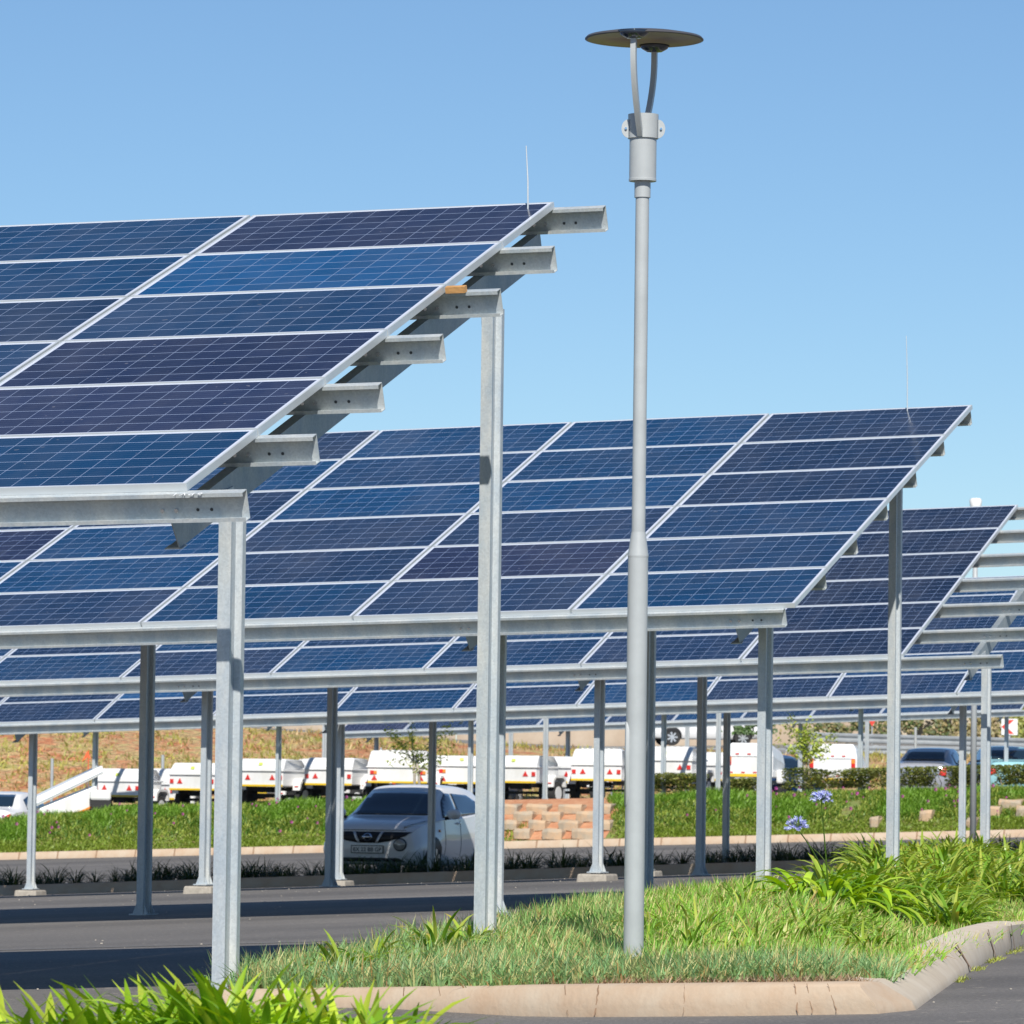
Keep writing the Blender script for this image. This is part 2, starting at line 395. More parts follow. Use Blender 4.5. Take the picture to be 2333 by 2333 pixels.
# ================================================================ LARGE STRUCTURE: ground, lot, kerbs, bank
def sheet(name, qs, ws, m, dz=0.0, fn=None, smooth=True):
    mb = MB(); nq = len(qs)
    for w in ws:
        for q in qs:
            p = UH*q + NH*w; mb.v.append((p.x, p.y, (fn(q, w) if fn else H(p.x, p.y))+dz))
    for j in range(len(ws)-1):
        for i in range(nq-1):
            a = j*nq+i; mb.f.append((a, a+1, a+nq+1, a+nq))
    mb.m = [0]*len(mb.f)
    o = mb.build(name, m, smooth=smooth); tag(o, kind='structure'); return o
frange = lambda a, b, n: [a+(b-a)*i/n for i in range(n+1)]
far = MB(); far.box((-1500, -600, -9.0), (1500, 3000, -8.0))
tag(far.build('ground', M['soil']), kind='structure')
sheet('parking_lot', frange(-75, -30, 12)+frange(-29.5, 4.5, 85)+[8, 15, 25], [-10, 0, 8, 14, 20, 22, 23.5, 24, 25, 26, 28, 30, 33, 36, 38, 40, 43, 46, 50, 55, 60, 63, 66, 70, 77, 80.4], M['asphalt'])
sheet('road', frange(-75, 25, 40), frange(83.0, 115.1, 10), M['asphalt'])
sheet('upper_lot', frange(-90, 25, 30), frange(118.0, 148, 8), M['asphalt'])

# near kerb: measured top edge and foot of the island, traced round the corner
def kerb_path(tops, foots, name, m, width=.16, dzt=.0):
    "tops/foots: world points; back edge is width behind the top edge"
    mb = MB(); n = len(tops)
    vs = []
    for i in range(n):
        t0 = tops[max(i-1, 0)]; t1 = tops[min(i+1, n-1)]; d = (t1-t0); d.z = 0; d.normalize()
        back = Vector((-d.y, d.x, 0))
        tp, ft = tops[i], foots[i]
        mid = ft.lerp(tp, .22)+Vector((0, 0, .01))-back*.012
        rnd1 = tp-Vector((0, 0, .018))-back*.012
        vs += [ft-Vector((0, 0, .15)), ft, mid, rnd1, tp+back*.02, tp+back*width+Vector((0, 0, .004)), tp+back*width-Vector((0, 0, .2))]
    k = 7
    fs = []
    for i in range(n-1):
        for j in range(k-1): fs.append((i*k+j, (i+1)*k+j, (i+1)*k+j+1, i*k+j+1))
    fs.append(tuple(range(k))); fs.append(tuple((n-1)*k+j for j in range(k-1, -1, -1)))
    mb.add(vs, fs); return mb
KH = .145
def kt(px, py):   # top edge of the near kerb; foot height + KH
    return ground_near(px, py, KH)
def ground_near(px, py, dz):
    # the approach road stays at the w=24 level in front of and round the island
    D = ray(px, py); t = 15.0
    while t < 60:
        p = D*t; q = p.dot(UH)
        if p.z < .047*q-.685+dz: return p
        t += .01
    return D*t
top_px = [(475, 2257), (560, 2255), (700, 2252), (860, 2250), (1300, 2244), (1700, 2241), (1960, 2240), (2015, 2237), (2117, 2175), (2216, 2126), (2278, 2107), (2333, 2099), (2480, 2086)]
foot_px = [(475, 2318), (560, 2317), (700, 2316), (860, 2314), (1300, 2316), (1700, 2312), (2000, 2307), (2086, 2299), (2171, 2239), (2237, 2198), (2290, 2176), (2333, 2159), (2480, 2136)]
FOOTS = [ground_near(a, b, 0) for a, b in foot_px]; TOPS = [at_d(a, b, F.y+.05) for (a, b), F in zip(top_px, FOOTS)]
straight = kerb_path(TOPS[:8], FOOTS[:8], 'kerb', M['kerb'])
tag(straight.build('kerb', M['kerb'], smooth=True, angle=R_(50)), kind='structure')
def resample(P, k=5):
    out = []
    for i in range(len(P)-1):
        a = P[max(i-1, 0)]; b = P[i]; c = P[i+1]; d = P[min(i+2, len(P)-1)]
        for j in range(k):
            t = j/k; out.append(.5*((2*b)+(c-a)*t+(2*a-5*b+4*c-d)*t*t+(3*b-a-3*c+d)*t**3))
    return out+[P[-1]]
curved = kerb_path(resample(TOPS[7:]), resample(FOOTS[7:]), 'kerb', M['kerbg'])
tag(curved.build('kerb', M['kerbg'], smooth=True, angle=R_(50)), kind='structure')
# joints and cracks in the kerb, 4 mm proud slivers following the face
jm = MB()
def face_pt(t, v):
    "t: 0..n-1 along the kerb, v: 0 foot .. 1 top"
    i = min(int(t), len(TOPS)-2); a = t-i
    return (FOOTS[i].lerp(FOOTS[i+1], a)).lerp(TOPS[i].lerp(TOPS[i+1], a), v)
def kerb_t(px):
    for i in range(len(top_px)-1):
        if top_px[i][0] <= px <= top_px[i+1][0]: return i+(px-top_px[i][0])/(top_px[i+1][0]-top_px[i][0])
    return 0
r2 = random.Random(3)
for px, skew, wd_ in [(918, -10, 5), (1008, 6, 2), (1290, 8, 2.5), (1360, -12, 5), (1560, -4, 2), (1806, -6, 4), (1834, -6, 3), (1882, -4, 3), (640, -8, 4)]:
    n = 8; L = []; Rr = []
    for i in range(n+1):
        v = i/n; c = px - skew*(v-.5) + r2.uniform(-2, 2)
        hw = wd_*r2.uniform(.35, .8)*.5
        L.append(face_pt(kerb_t(c-hw), v*.97)+Vector((0, -.016, .004))); Rr.append(face_pt(kerb_t(c+hw), v*.97)+Vector((0, -.016, .004)))
    vs = L+Rr; jm.add(vs, [(i, n+1+i, n+2+i, i+1) for i in range(n)])
for t, l0 in ((8.55, 0), (9.5, 0), (10.4, 0)):
    vs = [face_pt(t, .03), face_pt(t+.03, .03), face_pt(t-.02, .97), face_pt(t-.05, .97)]
    jm.add([p+Vector((.012, -.014, .005)) for p in vs], [(0, 1, 2, 3)])
tag(jm.build('kerb_joint', M['crack']), kind='structure')

# island soil (raised) between the kerb and the lot
isl = [t+Vector((0, .1, -.02)) for t in TOPS]
back_pts = [P3(q_of(2600, 66), 66, .08), P3(q_of(2000, 62), 62, .08), P3(q_of(1960, 52), 52, .10), P3(q_of(1690, 44.2), 44.2, .10), P3(q_of(1400, 39), 39, .10), P3(q_of(1060, 31.2), 31.2, .10), P3(q_of(800, 28.4), 28.4, .08), P3(q_of(600, 26.6), 26.6, .08), P3(q_of(505, 25.6), 25.6, .06)]
poly = isl+back_pts
bm = bmesh.new(); bm.faces.new([bm.verts.new(p) for p in poly]); bmesh.ops.triangulate(bm, faces=bm.faces[:])
ext = bmesh.ops.extrude_face_region(bm, geom=bm.faces[:]); bmesh.ops.translate(bm, vec=(0, 0, -.3), verts=[v for v in ext['geom'] if isinstance(v, bmesh.types.BMVert)])
me = bpy.data.meshes.new('planting_bed'); bm.to_mesh(me); bm.free(); me.materials.append(M['soil'])
bed = bpy.data.objects.new('planting_bed', me); C.objects.link(bed); tag(bed, kind='structure')
BED2D = [(p.x, p.y) for p in poly]
def in_poly(x, y, P):
    c = False; n = len(P)
    for i in range(n):
        x0, y0 = P[i]; x1, y1 = P[(i+1) % n]
        if (y0 > y) != (y1 > y) and x < (x1-x0)*(y-y0)/(y1-y0)+x0: c = not c
    return c
# height of the bed surface: nearest-edge blend of kerb top and back edge
def bed_z(x, y):
    q = x*UH.x+y*UH.y; w = x*NH.x+y*NH.y
    zf = .047*q-.685+.125
    zb = H(x, y)+.09
    return zf + (zb-zf)*min(max((w-24.5)/5.0, 0), 1)
me.update()
# re-seat the bed mesh as a fine grid so it follows that surface
bpy.data.objects.remove(bed)
mb = MB(); step = .25; idx = {}
ys = frange(23.5, 66, 170); xs = frange(-2.6, 9.5, 48)
for j, y in enumerate(ys):
    for i, x in enumerate(xs):
        if in_poly(x, y, BED2D): idx[(i, j)] = len(mb.v); mb.v.append((x, y, bed_z(x, y)+r2.uniform(-.012, .012)))
for (i, j) in list(idx):
    k = [(i, j), (i+1, j), (i+1, j+1), (i, j+1)]
    if all(a in idx for a in k): mb.f.append(tuple(idx[a] for a in k)); mb.m.append(0)
tag(mb.build('planting_bed', M['soil'], smooth=True), kind='structure')

def long_kerb(q0, q1, w, h, depth, name, m, n=40, joint=1.0, slope=.05, label=None):
    mb = MB(); k = 5; qs = frange(q0, q1, n)
    for q in qs:
        a = P3(q, w, -.1); b = P3(q, w, 0); c = P3(q, w+slope, h-.02); d = P3(q, w+slope+.02, h); 
        z = P3(q, w, 0).z
        for p, zz in ((UH*q+NH*w, z-.1), (UH*q+NH*w, z), (UH*q+NH*(w+slope), z+h-.02), (UH*q+NH*(w+slope+.03), z+h), (UH*q+NH*(w+depth), z+h), (UH*q+NH*(w+depth), z-.1)):
            mb.v.append((p.x, p.y, zz))
    k = 6
    for i in range(n):
        for j in range(k-1): mb.f.append((i*k+j, (i+1)*k+j, (i+1)*k+j+1, i*k+j+1)); mb.m.append(0)
    o = mb.build(name, m, smooth=True, angle=R_(40)); tag(o, kind='structure'); return o
long_kerb(-45, -2, 80.3, .17, .14, 'median_kerb', M['kerb'])
long_kerb(-45, -2, 82.95, .17, .14, 'median_kerb', M['kerbg'])
sheet('median_soil', frange(-45, -2, 30), frange(80.42, 82.97, 3), M['soil'], dz=.15)
long_kerb(-72, -18, 115.0, .17, .42, 'far_kerb', M['kerb'])
jm = MB()
q = -70
while q < -20:
    a = [UH*q+NH*114.985, UH*(q+.035)+NH*114.985]
    z = Hw(q, 115.0)
    b = [UH*(q+.035)+NH*115.38, UH*q+NH*115.38]
    m1 = [UH*q+NH*115.045, UH*(q+.035)+NH*115.045]
    jm.add([(a[0].x, a[0].y, z), (a[1].x, a[1].y, z), (m1[1].x, m1[1].y, z+.172), (m1[0].x, m1[0].y, z+.172), (b[0].x, b[0].y, z+.176), (b[1].x, b[1].y, z+.176)], [(0, 1, 2, 3), (3, 2, 4, 5)])
    q += 1.0
tag(jm.build('kerb_joint', M['crack']), kind='structure')
bank = sheet('bank', frange(-90, 25, 80), [115.38, 115.8, 116.4, 117, 117.5, 118.0], M['bankturf'], dz=.0, fn=lambda q, w: (.037*q+.16+.17)*(1-(w-115.38)/2.62)+(.032*q+1.08-dip(q))*((w-115.38)/2.62)+(.14*math.sin((w-115.38)/2.62*math.pi)))
sheet('bank_red_soil', frange(-41.9, -38.45, 12), [115.39, 115.8, 116.4, 117, 117.5, 118.05], M['redsoil'], dz=.012, fn=lambda q, w: (.037*q+.33)*(1-(w-115.38)/2.62)+(.032*q+1.08)*((w-115.38)/2.62)+.14*math.sin((w-115.38)/2.62*math.pi))
def bank_z(q, w):
    t = (w-115.38)/2.62
    return (.037*q+.33)*(1-t)+(.032*q+1.08-dip(q))*t+.14*math.sin(t*math.pi)

# hill behind the upper lot, upper road and its walls
def pxs_sheet(name, cols, m, smooth=True):
    "cols: list of (px, [(d, z)...])"
    mb = MB(); n = len(cols[0][1])
    for px, prof in cols:
        for d, z in prof: mb.v.append(((px-W/2)/F_PX*d, d, z))
    for i in range(len(cols)-1):
        for j in range(n-1): mb.f.append((i*n+j, (i+1)*n+j, (i+1)*n+j+1, i*n+j+1)); mb.m.append(0)
    o = mb.build(name, m, smooth=smooth); tag(o, kind='structure'); return o
def yz(px, py, d): return at_d(px, py, d).z
pl = [-900, -400, 0, 300, 640, 900, 1160, 1330, 1450, 1700, 2000, 2333, 2900]
cy = [1560, 1590, 1612, 1635, 1664, 1682, 1700, 1708, 1712, 1716, 1722, 1728, 1735]
cols = []
for px, y in zip(pl, cy):
    x150 = (px-W/2)/F_PX*150
    zb = min(H(x150, 150), yz(px, y, 166)-.15); zc = yz(px, y, 168)
    cols.append((px, [(145, zb-.3), (150, zb), (154, zb+(zc-zb)*.3), (160, zb+(zc-zb)*.68), (166, zc-.02), (168, zc)]))
pxs_sheet('hill', cols, M['drygrass']); cols_h = cols
wy = [1560, 1590, 1612, 1635, 1660, 1675, 1692, 1700, 1700, 1698, 1692, 1686, 1680]
pxs_sheet('upper_road', [(px, [(168.0, yz(px, y, 168)), (185, yz(px, (y+y2)/2, 185)), (216, yz(px, y2, 216))]) for px, y, y2 in zip(pl, cy, wy)], asphalt('road_pale', (.20, .19, .175), (.26, .245, .22)))

# ================================================================ SOLAR CANOPIES
PX, PY = 1.976, 1.004
ARR = [  # theta, tilt, row slope, x, z, d of the near right panel corner
 (.34062, .34513, .01604, -1.63312, 1.50727, 26.46668),
 (.35610, .34912, .02827, 2.34218, 1.56867, 43.77992),
 (.34148, .34766, .03270, 4.54429, 1.62595, 61.37305),
 (.29627, .34000, .03762, 6.67990, 1.53716, 79.43026)]
def frame_axes(a):
    th, tau, g, tx, tz, d = a
    u = Vector((math.cos(th), -math.sin(th), g)).normalized()
    n = Vector((math.sin(th), math.cos(th), 0))
    v = n*math.cos(tau)+Vector((0, 0, math.sin(tau))); v = (v-u*u.dot(v)).normalized()
    return Vector((tx, d, tz)), u, v, u.cross(v).normalized(), n
# the panel: origin at its lower right top corner, long side along -x
fm = MB(); L_, B_, T_ = 1.956, .99, .040
fw = .011
fm.box((-L_, 0, -T_), (0, fw, 0)); fm.box((-L_, B_-fw, -T_), (0, B_, 0))
fm.box((-L_, fw, -T_), (-L_+fw, B_-fw, 0)); fm.box((-fw, fw, -T_), (0, B_-fw, 0))
FRAME = fm.build('frame', M['alu'])
gm = MB(); gm.add([(-L_+fw, fw, -.003), (-fw, fw, -.003), (-fw, B_-fw, -.003), (-L_+fw, B_-fw, -.003)], [(0, 1, 2, 3)], mi=0)
gm.add([(-L_+fw, fw, -.009), (-fw, fw, -.009), (-fw, B_-fw, -.009), (-L_+fw, B_-fw, -.009)], [(3, 2, 1, 0)], mi=1)
CELLS = gm.build('cell_sheet', [M['cells'], M['back']])
for o in (FRAME, CELLS): C.objects.unlink(o)
TONES = {'n': (.009, .027, .070), 'p': (.015, .022, .058), 'b': (.004, .038, .105), 'l': (.003, .056, .160), 'd': (.007, .017, .044), 'm': (.007, .033, .088)}
def post_profile(a=.070, b=.200, lip=.022, dep=.034):
    # x along the row, y across it; groove on the +x side
    h = a/2
    return [(-h, 0), (h, 0), (h, lip), (h-dep*.35, lip+.006), (h-dep, lip+.012), (h-dep, b-.055), (h-.004, b-.048), (h, b-.044), (h, b), (-h, b)]
def purlin_profile(hh=.150, fl=.062, t=.0035, lip=.020):
    # x along v (0 = web back), y along normal (0 = top)
    return [(0, 0), (-fl, 0), (-fl, -lip), (-fl+t, -lip), (-fl+t, -t), (-t, -t), (-t, -hh+t), (-fl+t, -hh+t), (-fl+t, -hh+lip), (-fl, -hh+lip), (-fl, -hh), (0, -hh)]
def canopy(a, tones, k0, k1, posts_f, posts_b, rafts, label, purl_u, rows=(0, 6), footing=(), rod=None, steel='galv', noff=.70, boff=4.70):
    P0, u, v, nn, nh = frame_axes(a)
    th = a[0]; gz = H(P0.x, P0.y)
    root = empty('solar_canopy', (P0.x, P0.y, gz), 0, label, 'solar canopy', 'rows of solar canopies over the car park')
    O = root.location
    rot = Matrix((u, v, nn)).transposed()
    rr = random.Random(int(P0.y))
    for j in range(*rows):
        for k in range(k0, k1):
            tone = TONES[tones[j][(k-k0) % len(tones[j])]]
            p = P0 - u*k*PX + v*(j*PY+.007)
            pan = bpy.data.objects.new('solar_panel', FRAME.data); C.objects.link(pan); pan.parent = root
            jit = Matrix.Rotation(rr.uniform(-.0015, .0015), 3, 'X') @ Matrix.Rotation(rr.uniform(-.0008, .0008), 3, 'Y')
            pan.matrix_local = Matrix.Translation(p-O) @ (rot @ jit).to_4x4()
            ce = bpy.data.objects.new('cell_sheet', CELLS.data); C.objects.link(ce); ce.parent = pan
            s = rr.uniform(.88, 1.12); ce.color = (tone[0]*s, tone[1]*s, tone[2]*s, 1)
    S = M[steel]
    prof = purlin_profile()
    for j in range(rows[0], rows[1]+1):
        e0, e1 = purl_u
        e1 = e1 if not isinstance(e1, (list, tuple)) else e1[j]
        mb = MB(); base = P0 + v*(j*PY + (.024 if j else .020)) - nn*.0415
        mb.prism(prof, base+u*e0-O, base+u*e1-O, v, nn)
        pu = mb.build('purlin', S, root)
        # bolts near each rafter, spare holes beside them
        for ru in rafts:
            for dd, kind in ((-.03, 1), (.045, 1), (.16, 0), (.235, 0)):
                if e0+.1 < ru+dd < e1-.05:
                    c = base + u*(ru+dd) - v*.0045 - nn*.10 - O
                    r = .011
                    q0 = c; q1 = c - v*(.010 if kind else .0015)
                    bl = MB(); bl.tube([q0, q1], r if kind else .009, n=8)
                    if P0.y < 70: bl.build('bolt' if kind else 'bolt_hole', M['bolt'] if kind else M['plate_hole'], pu)
    for ru in rafts:
        mb = MB(); hgt = .172; fl = .07; t = .006
        top = P0 + u*ru - nn*(.0415+.151) - O
        # channel, web on the +u side, flanges towards -u; vertical cut at the low end
        A = top + v*.03; B = top + v*(6*PY+.02)
        pr = [(0, 0), (0, -hgt), (-fl, -hgt), (-fl, -hgt+t), (-t, -hgt+t), (-t, -t), (-fl, -t), (-fl, 0)]
        b0 = len(mb.v); mb.prism(pr, A, B, u, nn)
        n = len(pr)
        for i in range(n):       # shear the low end so the cut is plumb
            p = Vector(mb.v[b0+i]); mb.v[b0+i] = tuple(p + v*(-(pr[i][1])*math.tan(a[1])))
        mb.box((0, 0, 0), (0, 0, 0)) if False else None
        ra = mb.build('rafter', M['galv_dark'], root)
        # welded foot plate at the tip
        tp = A + nn*(-hgt-.004) + v*(hgt*math.tan(a[1]))
        mb = MB(); mb.hexa([tp-u*.085, tp+u*.012, tp+u*.012+v*.07, tp-u*.085+v*.07, tp-u*.085+nn*.004, tp+u*.012+nn*.004, tp+u*.012+v*.07+nn*.004, tp-u*.085+v*.07+nn*.004])
        mb.build('end_plate', S, ra)
    pp = post_profile()
    for kind, lst in (('f', posts_f), ('b', posts_b)):
        off = noff if kind == 'f' else boff
        for pu_ in lst:
            pos = P0 + Vector((u.x, u.y, 0))*pu_ + nh*off
            zt = (P0 + u*pu_ + v*(off/math.cos(a[1]))).z - (.33 if kind == 'f' else .37)
            zb = H(pos.x, pos.y)
            lifted = 0.0
            if in_poly(pos.x, pos.y, BED2D): zb -= .0
            foot = (kind, lst.index(pu_)) in footing
            if foot: lifted = .10
            uh = Vector((u.x, u.y, 0)).normalized()
            mb = MB(); mb.prism(pp, Vector((0, 0, lifted)), Vector((0, 0, zt-zb)), uh, nh)
            po = mb.build('post', M['galv_post'], root, loc=Vector((pos.x, pos.y, zb))-O)
            # base plate with gussets
            mb = MB()
            def bx(x0, y0, z0, x1, y1, z1):
                c = [uh*x+nh*y+Vector((0, 0, z)) for z in (z0, z1) for x, y in ((x0, y0), (x1, y0), (x1, y1), (x0, y1))]
                mb.hexa(c)
            bx(-.088, -.05, lifted, .088, .25, lifted+.014)
            for sx in (-1, 1):
                g = [(sx*.036, .0), (sx*.078, .0)]
                for yy in (.012, .18):
                    vs = [uh*(sx*.036)+nh*yy+Vector((0, 0, lifted+.014)), uh*(sx*.078)+nh*yy+Vector((0, 0, lifted+.014)), uh*(sx*.036)+nh*yy+Vector((0, 0, lifted+.12)),
                          uh*(sx*.036)+nh*(yy+.008)+Vector((0, 0, lifted+.014)), uh*(sx*.078)+nh*(yy+.008)+Vector((0, 0, lifted+.014)), uh*(sx*.036)+nh*(yy+.008)+Vector((0, 0, lifted+.12))]
                    mb.add(vs, [(0, 1, 2), (5, 4, 3), (0, 3, 4, 1), (1, 4, 5, 2), (2, 5, 3, 0)])
            mb.build('base_plate', M['galv_post'], po)
            if foot:
                mb = MB()
                vs = []
                for z, e in ((-.08, .0), (lifted-.012, -.02)):
                    for x, y in ((-.20-e, -.15-e), (.20+e, -.15-e), (.20+e, .34+e), (-.20-e, .34+e)):
                        vs.append(uh*x+nh*y+Vector((0, 0, z)))
                mb.hexa(vs); mb.build('concrete_footing', M['concrete'], po, bevel=.02)
            # bracket under the rafter
            mb = MB(); c = Vector((0, 0, zt-zb))
            mb.hexa([c-uh*.044+nh*.03-Vector((0, 0, .16)), c-uh*.037+nh*.03-Vector((0, 0, .16)), c-uh*.037+nh*.17-Vector((0, 0, .16)), c-uh*.044+nh*.17-Vector((0, 0, .16)),
                     c-uh*.044+nh*.0+Vector((0, 0, .07)), c-uh*.037+nh*.0+Vector((0, 0, .07)), c-uh*.037+nh*.2+Vector((0, 0, .12)), c-uh*.044+nh*.2+Vector((0, 0, .12))])
            mb.build('bracket', S, po)
    if rod:
        ru, rv, hgt = rod
        b = P0 + u*ru + v*rv - nn*.05 - O
        mb = MB(); mb.tube([b, b+Vector((-.003, 0, hgt*.5)), b+Vector((-.016, 0, hgt))], [.0055, .005, .003], n=6)
        mb.build('lightning_rod', M['alu'], root)
    return root, P0, u, v, nn, nh
def u_at(a, off, px, py=2000):
    P0, u, v, nn, nh = frame_axes(a)
    D = ray(px, py); q = P0+nh*off; t = q.dot(nh)/D.dot(nh); p = D*t
    uh = Vector((u.x, u.y, 0)); return (p-P0).dot(uh)/uh.length_squared
def posts_of(a, off, lst): return [u_at(a, off, px, py) for px, py in lst]
k_ = 1.2075
# first canopy
A = ARR[0]
pf = posts_of(A, .70, [(508, 1500)]); pb = posts_of(A, 4.70, [(1100, 1500)])
pf0 = pf[0]; pb0 = pb[0]
rf = [pf0-.045-x for x in (0, 5.0)]
t1 = ['bbm', 'pnb', 'pmn', 'mnb', 'lbn', 'pbm']
ARR1 = canopy(A, t1, 0, 3, [pf0, pf0-5.0], [pb0, pb0-5.0], rf,
       'nearest solar canopy, its raised right corner high against the sky beside the lamp post', (-6.2, .315), rod=(-.12, 5.86, .43))
P0, u, v, nn, nh = ARR1[1:6]
# second canopy
A = ARR[1]
f1 = u_at(A, .70, 1733, 1800); f2 = u_at(A, .70, 930*k_, 1800); b1 = u_at(A, 4.70, 2030, 1600); b2 = u_at(A, 4.70, 1215*k_, 1800); b3 = u_at(A, 4.70, 267*k_, 1800)
t2 = ['bnbnm', 'mpnbb', 'mnnbp', 'nbbnn', 'nbmbp', 'nbbnn']
canopy(A, t2, 0, 6, [f1, f2, f2-5.0], [b1, b2, b3], [f1-.045, f2-.045, f2-5.045],
       'second solar canopy from the front, behind the lamp post, thin rod on top', (-12.0, [-.09, -.03, -.03, -.03, -.03, -.03, -.03]), rod=(-.60, 5.9, .75), steel='galv')
# third canopy
A = ARR[2]
fs = [u_at(A, .70, x*k_, 1850) for x in (1855, 1124, 382)]; bs = [u_at(A, 4.70, x*k_, 1850) for x in (2035, 1318, 619)]
t3 = ['dnmbnbm', 'dnbmbnb', 'dnbmnbn', 'dnbnmbb', 'dnbmbnb', 'dnbmbnb']
canopy(A, t3, 0, 7, fs+[fs[2]-5], bs+[bs[2]-5], [x-.045 for x in fs+[fs[2]-5]],
       'third solar canopy, bare steel purlins sticking out at its right end', (-14.3, [1.18, 1.45, 3.4, 3.4, 3.4, 3.4, 3.4]), footing=(('f', 1), ('f', 2)))
# fourth canopy
A = ARR[3]
fs = [u_at(A, .70, x*k_, 1850) for x in (1813, 1219, 637, 56)]; bs = [u_at(A, 4.70, x*k_, 1850) for x in (1945, 1367, 811, 245)]
t4 = ['bbnnbnbmnnp', 'mbbnmbnblnn', 'bmnnbmbnnbn', 'nbnbnnbmnbb', 'lbmnbnbmnbn', 'llbnbnbmnbn']
canopy(A, t4, -2, 9, [fs[0]+5]+fs, [bs[0]+5]+bs[:3], [x-.045 for x in [fs[0]+5]+fs],
       'fourth solar canopy, covering the white parked car by the median kerb', (-17.6, 3.96), footing=(('f', 3), ('f', 4), ('f', 2)))
# fifth canopy: only its posts and rafter tips show below the fourth
A5 = (.34, .335, .040, 0, 0, 0)
p5 = at_w(1508, 1800, 119.0)
tip = at_w(1491, 1600, 119.0-.75)
A5 = (.34, .335, .040, tip.x+.35, tip.z-.02, tip.y)
canopy(A5, ['bnmbnbm', 'nbnmbbn'], -4, 8, posts_of(A5, .70, [(1957, 1800), (1508, 1800), (1068, 1800), (630, 1800), (212, 1800)]), posts_of(A5, 4.70, [(2040, 1800), (1633, 1800), (1239, 1800)]),
       [x-.045 for x in posts_of(A5, .70, [(1957, 1800), (1508, 1800), (1068, 1800), (630, 1800), (212, 1800)])],
       'fifth solar canopy, hidden behind the fourth but for thin posts among the white trailers', (-15.9, 7.8), rows=(0, 2))
# sixth canopy
c6 = at_d(2326, 1618, 143.0); l6 = at_d(722, 1672, 150.5)
s6 = (c6.z-l6.z)/((c6.x-l6.x)/math.cos(.34))
A6 = (.34, .335, s6, c6.x, c6.z+.03, c6.y)
canopy(A6, ['nbnmbnbmnp', 'bnbmnbbnmn'], 0, 10, posts_of(A6, .70, [(2290, 1800), (1820, 1800), (1290, 1800), (853, 1800)]), posts_of(A6, 4.70, [(1972, 1800), (1562, 1800), (1160, 1800), (735, 1800)]),
       [x-.045 for x in posts_of(A6, .70, [(2290, 1800), (1820, 1800), (1290, 1800), (853, 1800)])],
       'farthest solar canopy, a thin strip of panels over the upper lot', (-19.8, .1), rows=(0, 2))

# wood offcut left on a purlin of the nearest canopy
P0, u, v, nn, nh = ARR1[1:6]
base = P0 + v*(4*PY-.03) - nn*.040 + u*.012
mb = MB(); g = lambda a, b, c: u*a+v*b+nn*c
mb.hexa([g(0, -.03, 0), g(.118, -.03, 0), g(.118, .01, 0), g(0, .01, 0), g(0, -.03, .036), g(.118, -.03, .036), g(.118, .01, .036), g(0, .01, .036)])
tag(mb.build('wood_block', M['wood'], loc=base), 'small raw wood offcut lying on a purlin end of the nearest solar canopy', 'wood block')
# chalk mark on the lowest purlin's flange (upside down, as it lies there)
cu = bpy.data.curves.new('chalk_mark', 'FONT'); cu.body = '6PV1'; cu.size = .062; cu.space_character = 1.35; cu.offset = -.0006
to = bpy.data.objects.new('chalk_mark', cu); C.objects.link(to)
dg = bpy.context.evaluated_depsgraph_get(); mt = bpy.data.meshes.new_from_object(to.evaluated_get(dg)); bpy.data.objects.remove(to)
mt.materials.append(M['chalk'])
cm = bpy.data.objects.new('chalk_mark', mt); C.objects.link(cm)
pur = [o for o in ARR1[0].children if o.name.startswith('purlin')][0]
cm.parent = pur
p = P0 + u*.105 - v*.030 - nn*.0395 - ARR1[0].location
cm.matrix_local = Matrix.Translation(p) @ Matrix((-u, -v, nn)).transposed().to_4x4()

# ================================================================ STREET LAMP
lb = at_w(1443, 2190, 26.0); lx, ly = lb.x, lb.y; lz = bed_z(lx, ly)
lamp = empty('street_lamp', (lx, ly, lz), 0, 'tall grey street lamp with a flat round disc on two curved arms', 'street lamp')
def lz_of(py): 
    D = ray(1455, py); return (D*(ly/D.y)).z - lz
s_l = F_PX/ly
r_lo = 46/2/s_l; r_up = 31/2/s_l
mb = MB(); z1 = lz_of(1272); z2 = lz_of(1212)
mb.tube([(0,0,-.1), (0,0,z1)], r_lo, n=40, cap=True)
mb.tube([(0,0,z1), (0,0,z1+.012)], [r_lo, r_lo*1.03], n=40)
mb.tube([(0,0,z1+.012), (0,0,z1+.03), (0,0,z2)], [r_lo*1.03, r_lo*.99, r_up*1.06], n=40, cap=False)
mb.tube([(0,0,z2), (0,0,lz_of(450))], r_up, n=40)
pole = mb.build('pole', M['lamp'], lamp, smooth=True, angle=R_(35))
# inspection door, left side, curved proud plate
mb = MB(); za, zb_ = lz_of(1838), lz_of(1645); vs = []; n = 10; fs = []
for i in range(n+1):
    t = R_(168)+R_(62)*i/n
    for z in (za, zb_): 
        rr_ = r_lo+.005
        e = abs(i/n-.5)*2; zz = z + (0.05*(e**2) if z == za else -.05*(e**2))
        vs.append((math.cos(t)*rr_, math.sin(t)*rr_, zz))
fs = [(2*i, 2*i+2, 2*i+3, 2*i+1) for i in range(n)]
mb.add(vs, fs)
dr = mb.build('inspection_door', M['lamp'], pole, smooth=True)
sm = dr.modifiers.new('thick', 'SOLIDIFY'); sm.thickness = .007
zc1, zc0 = lz_of(412), lz_of(450)
mb = MB(); rc = 37/2/s_l
mb.tube([(0,0,zc0), (0,0,zc1)], rc, n=40); mb.build('collar', M['lamp'], lamp, smooth=True, angle=R_(35))
zh0, zh1 = lz_of(413), lz_of(316); rh = 62/2/s_l
mb = MB(); mb.tube([(0,0,zh0), (0,0,zh0+.012), (0,0,zh0+.014), (0,0,zh1)], [rh*1.02, rh*1.02, rh, rh], n=48)
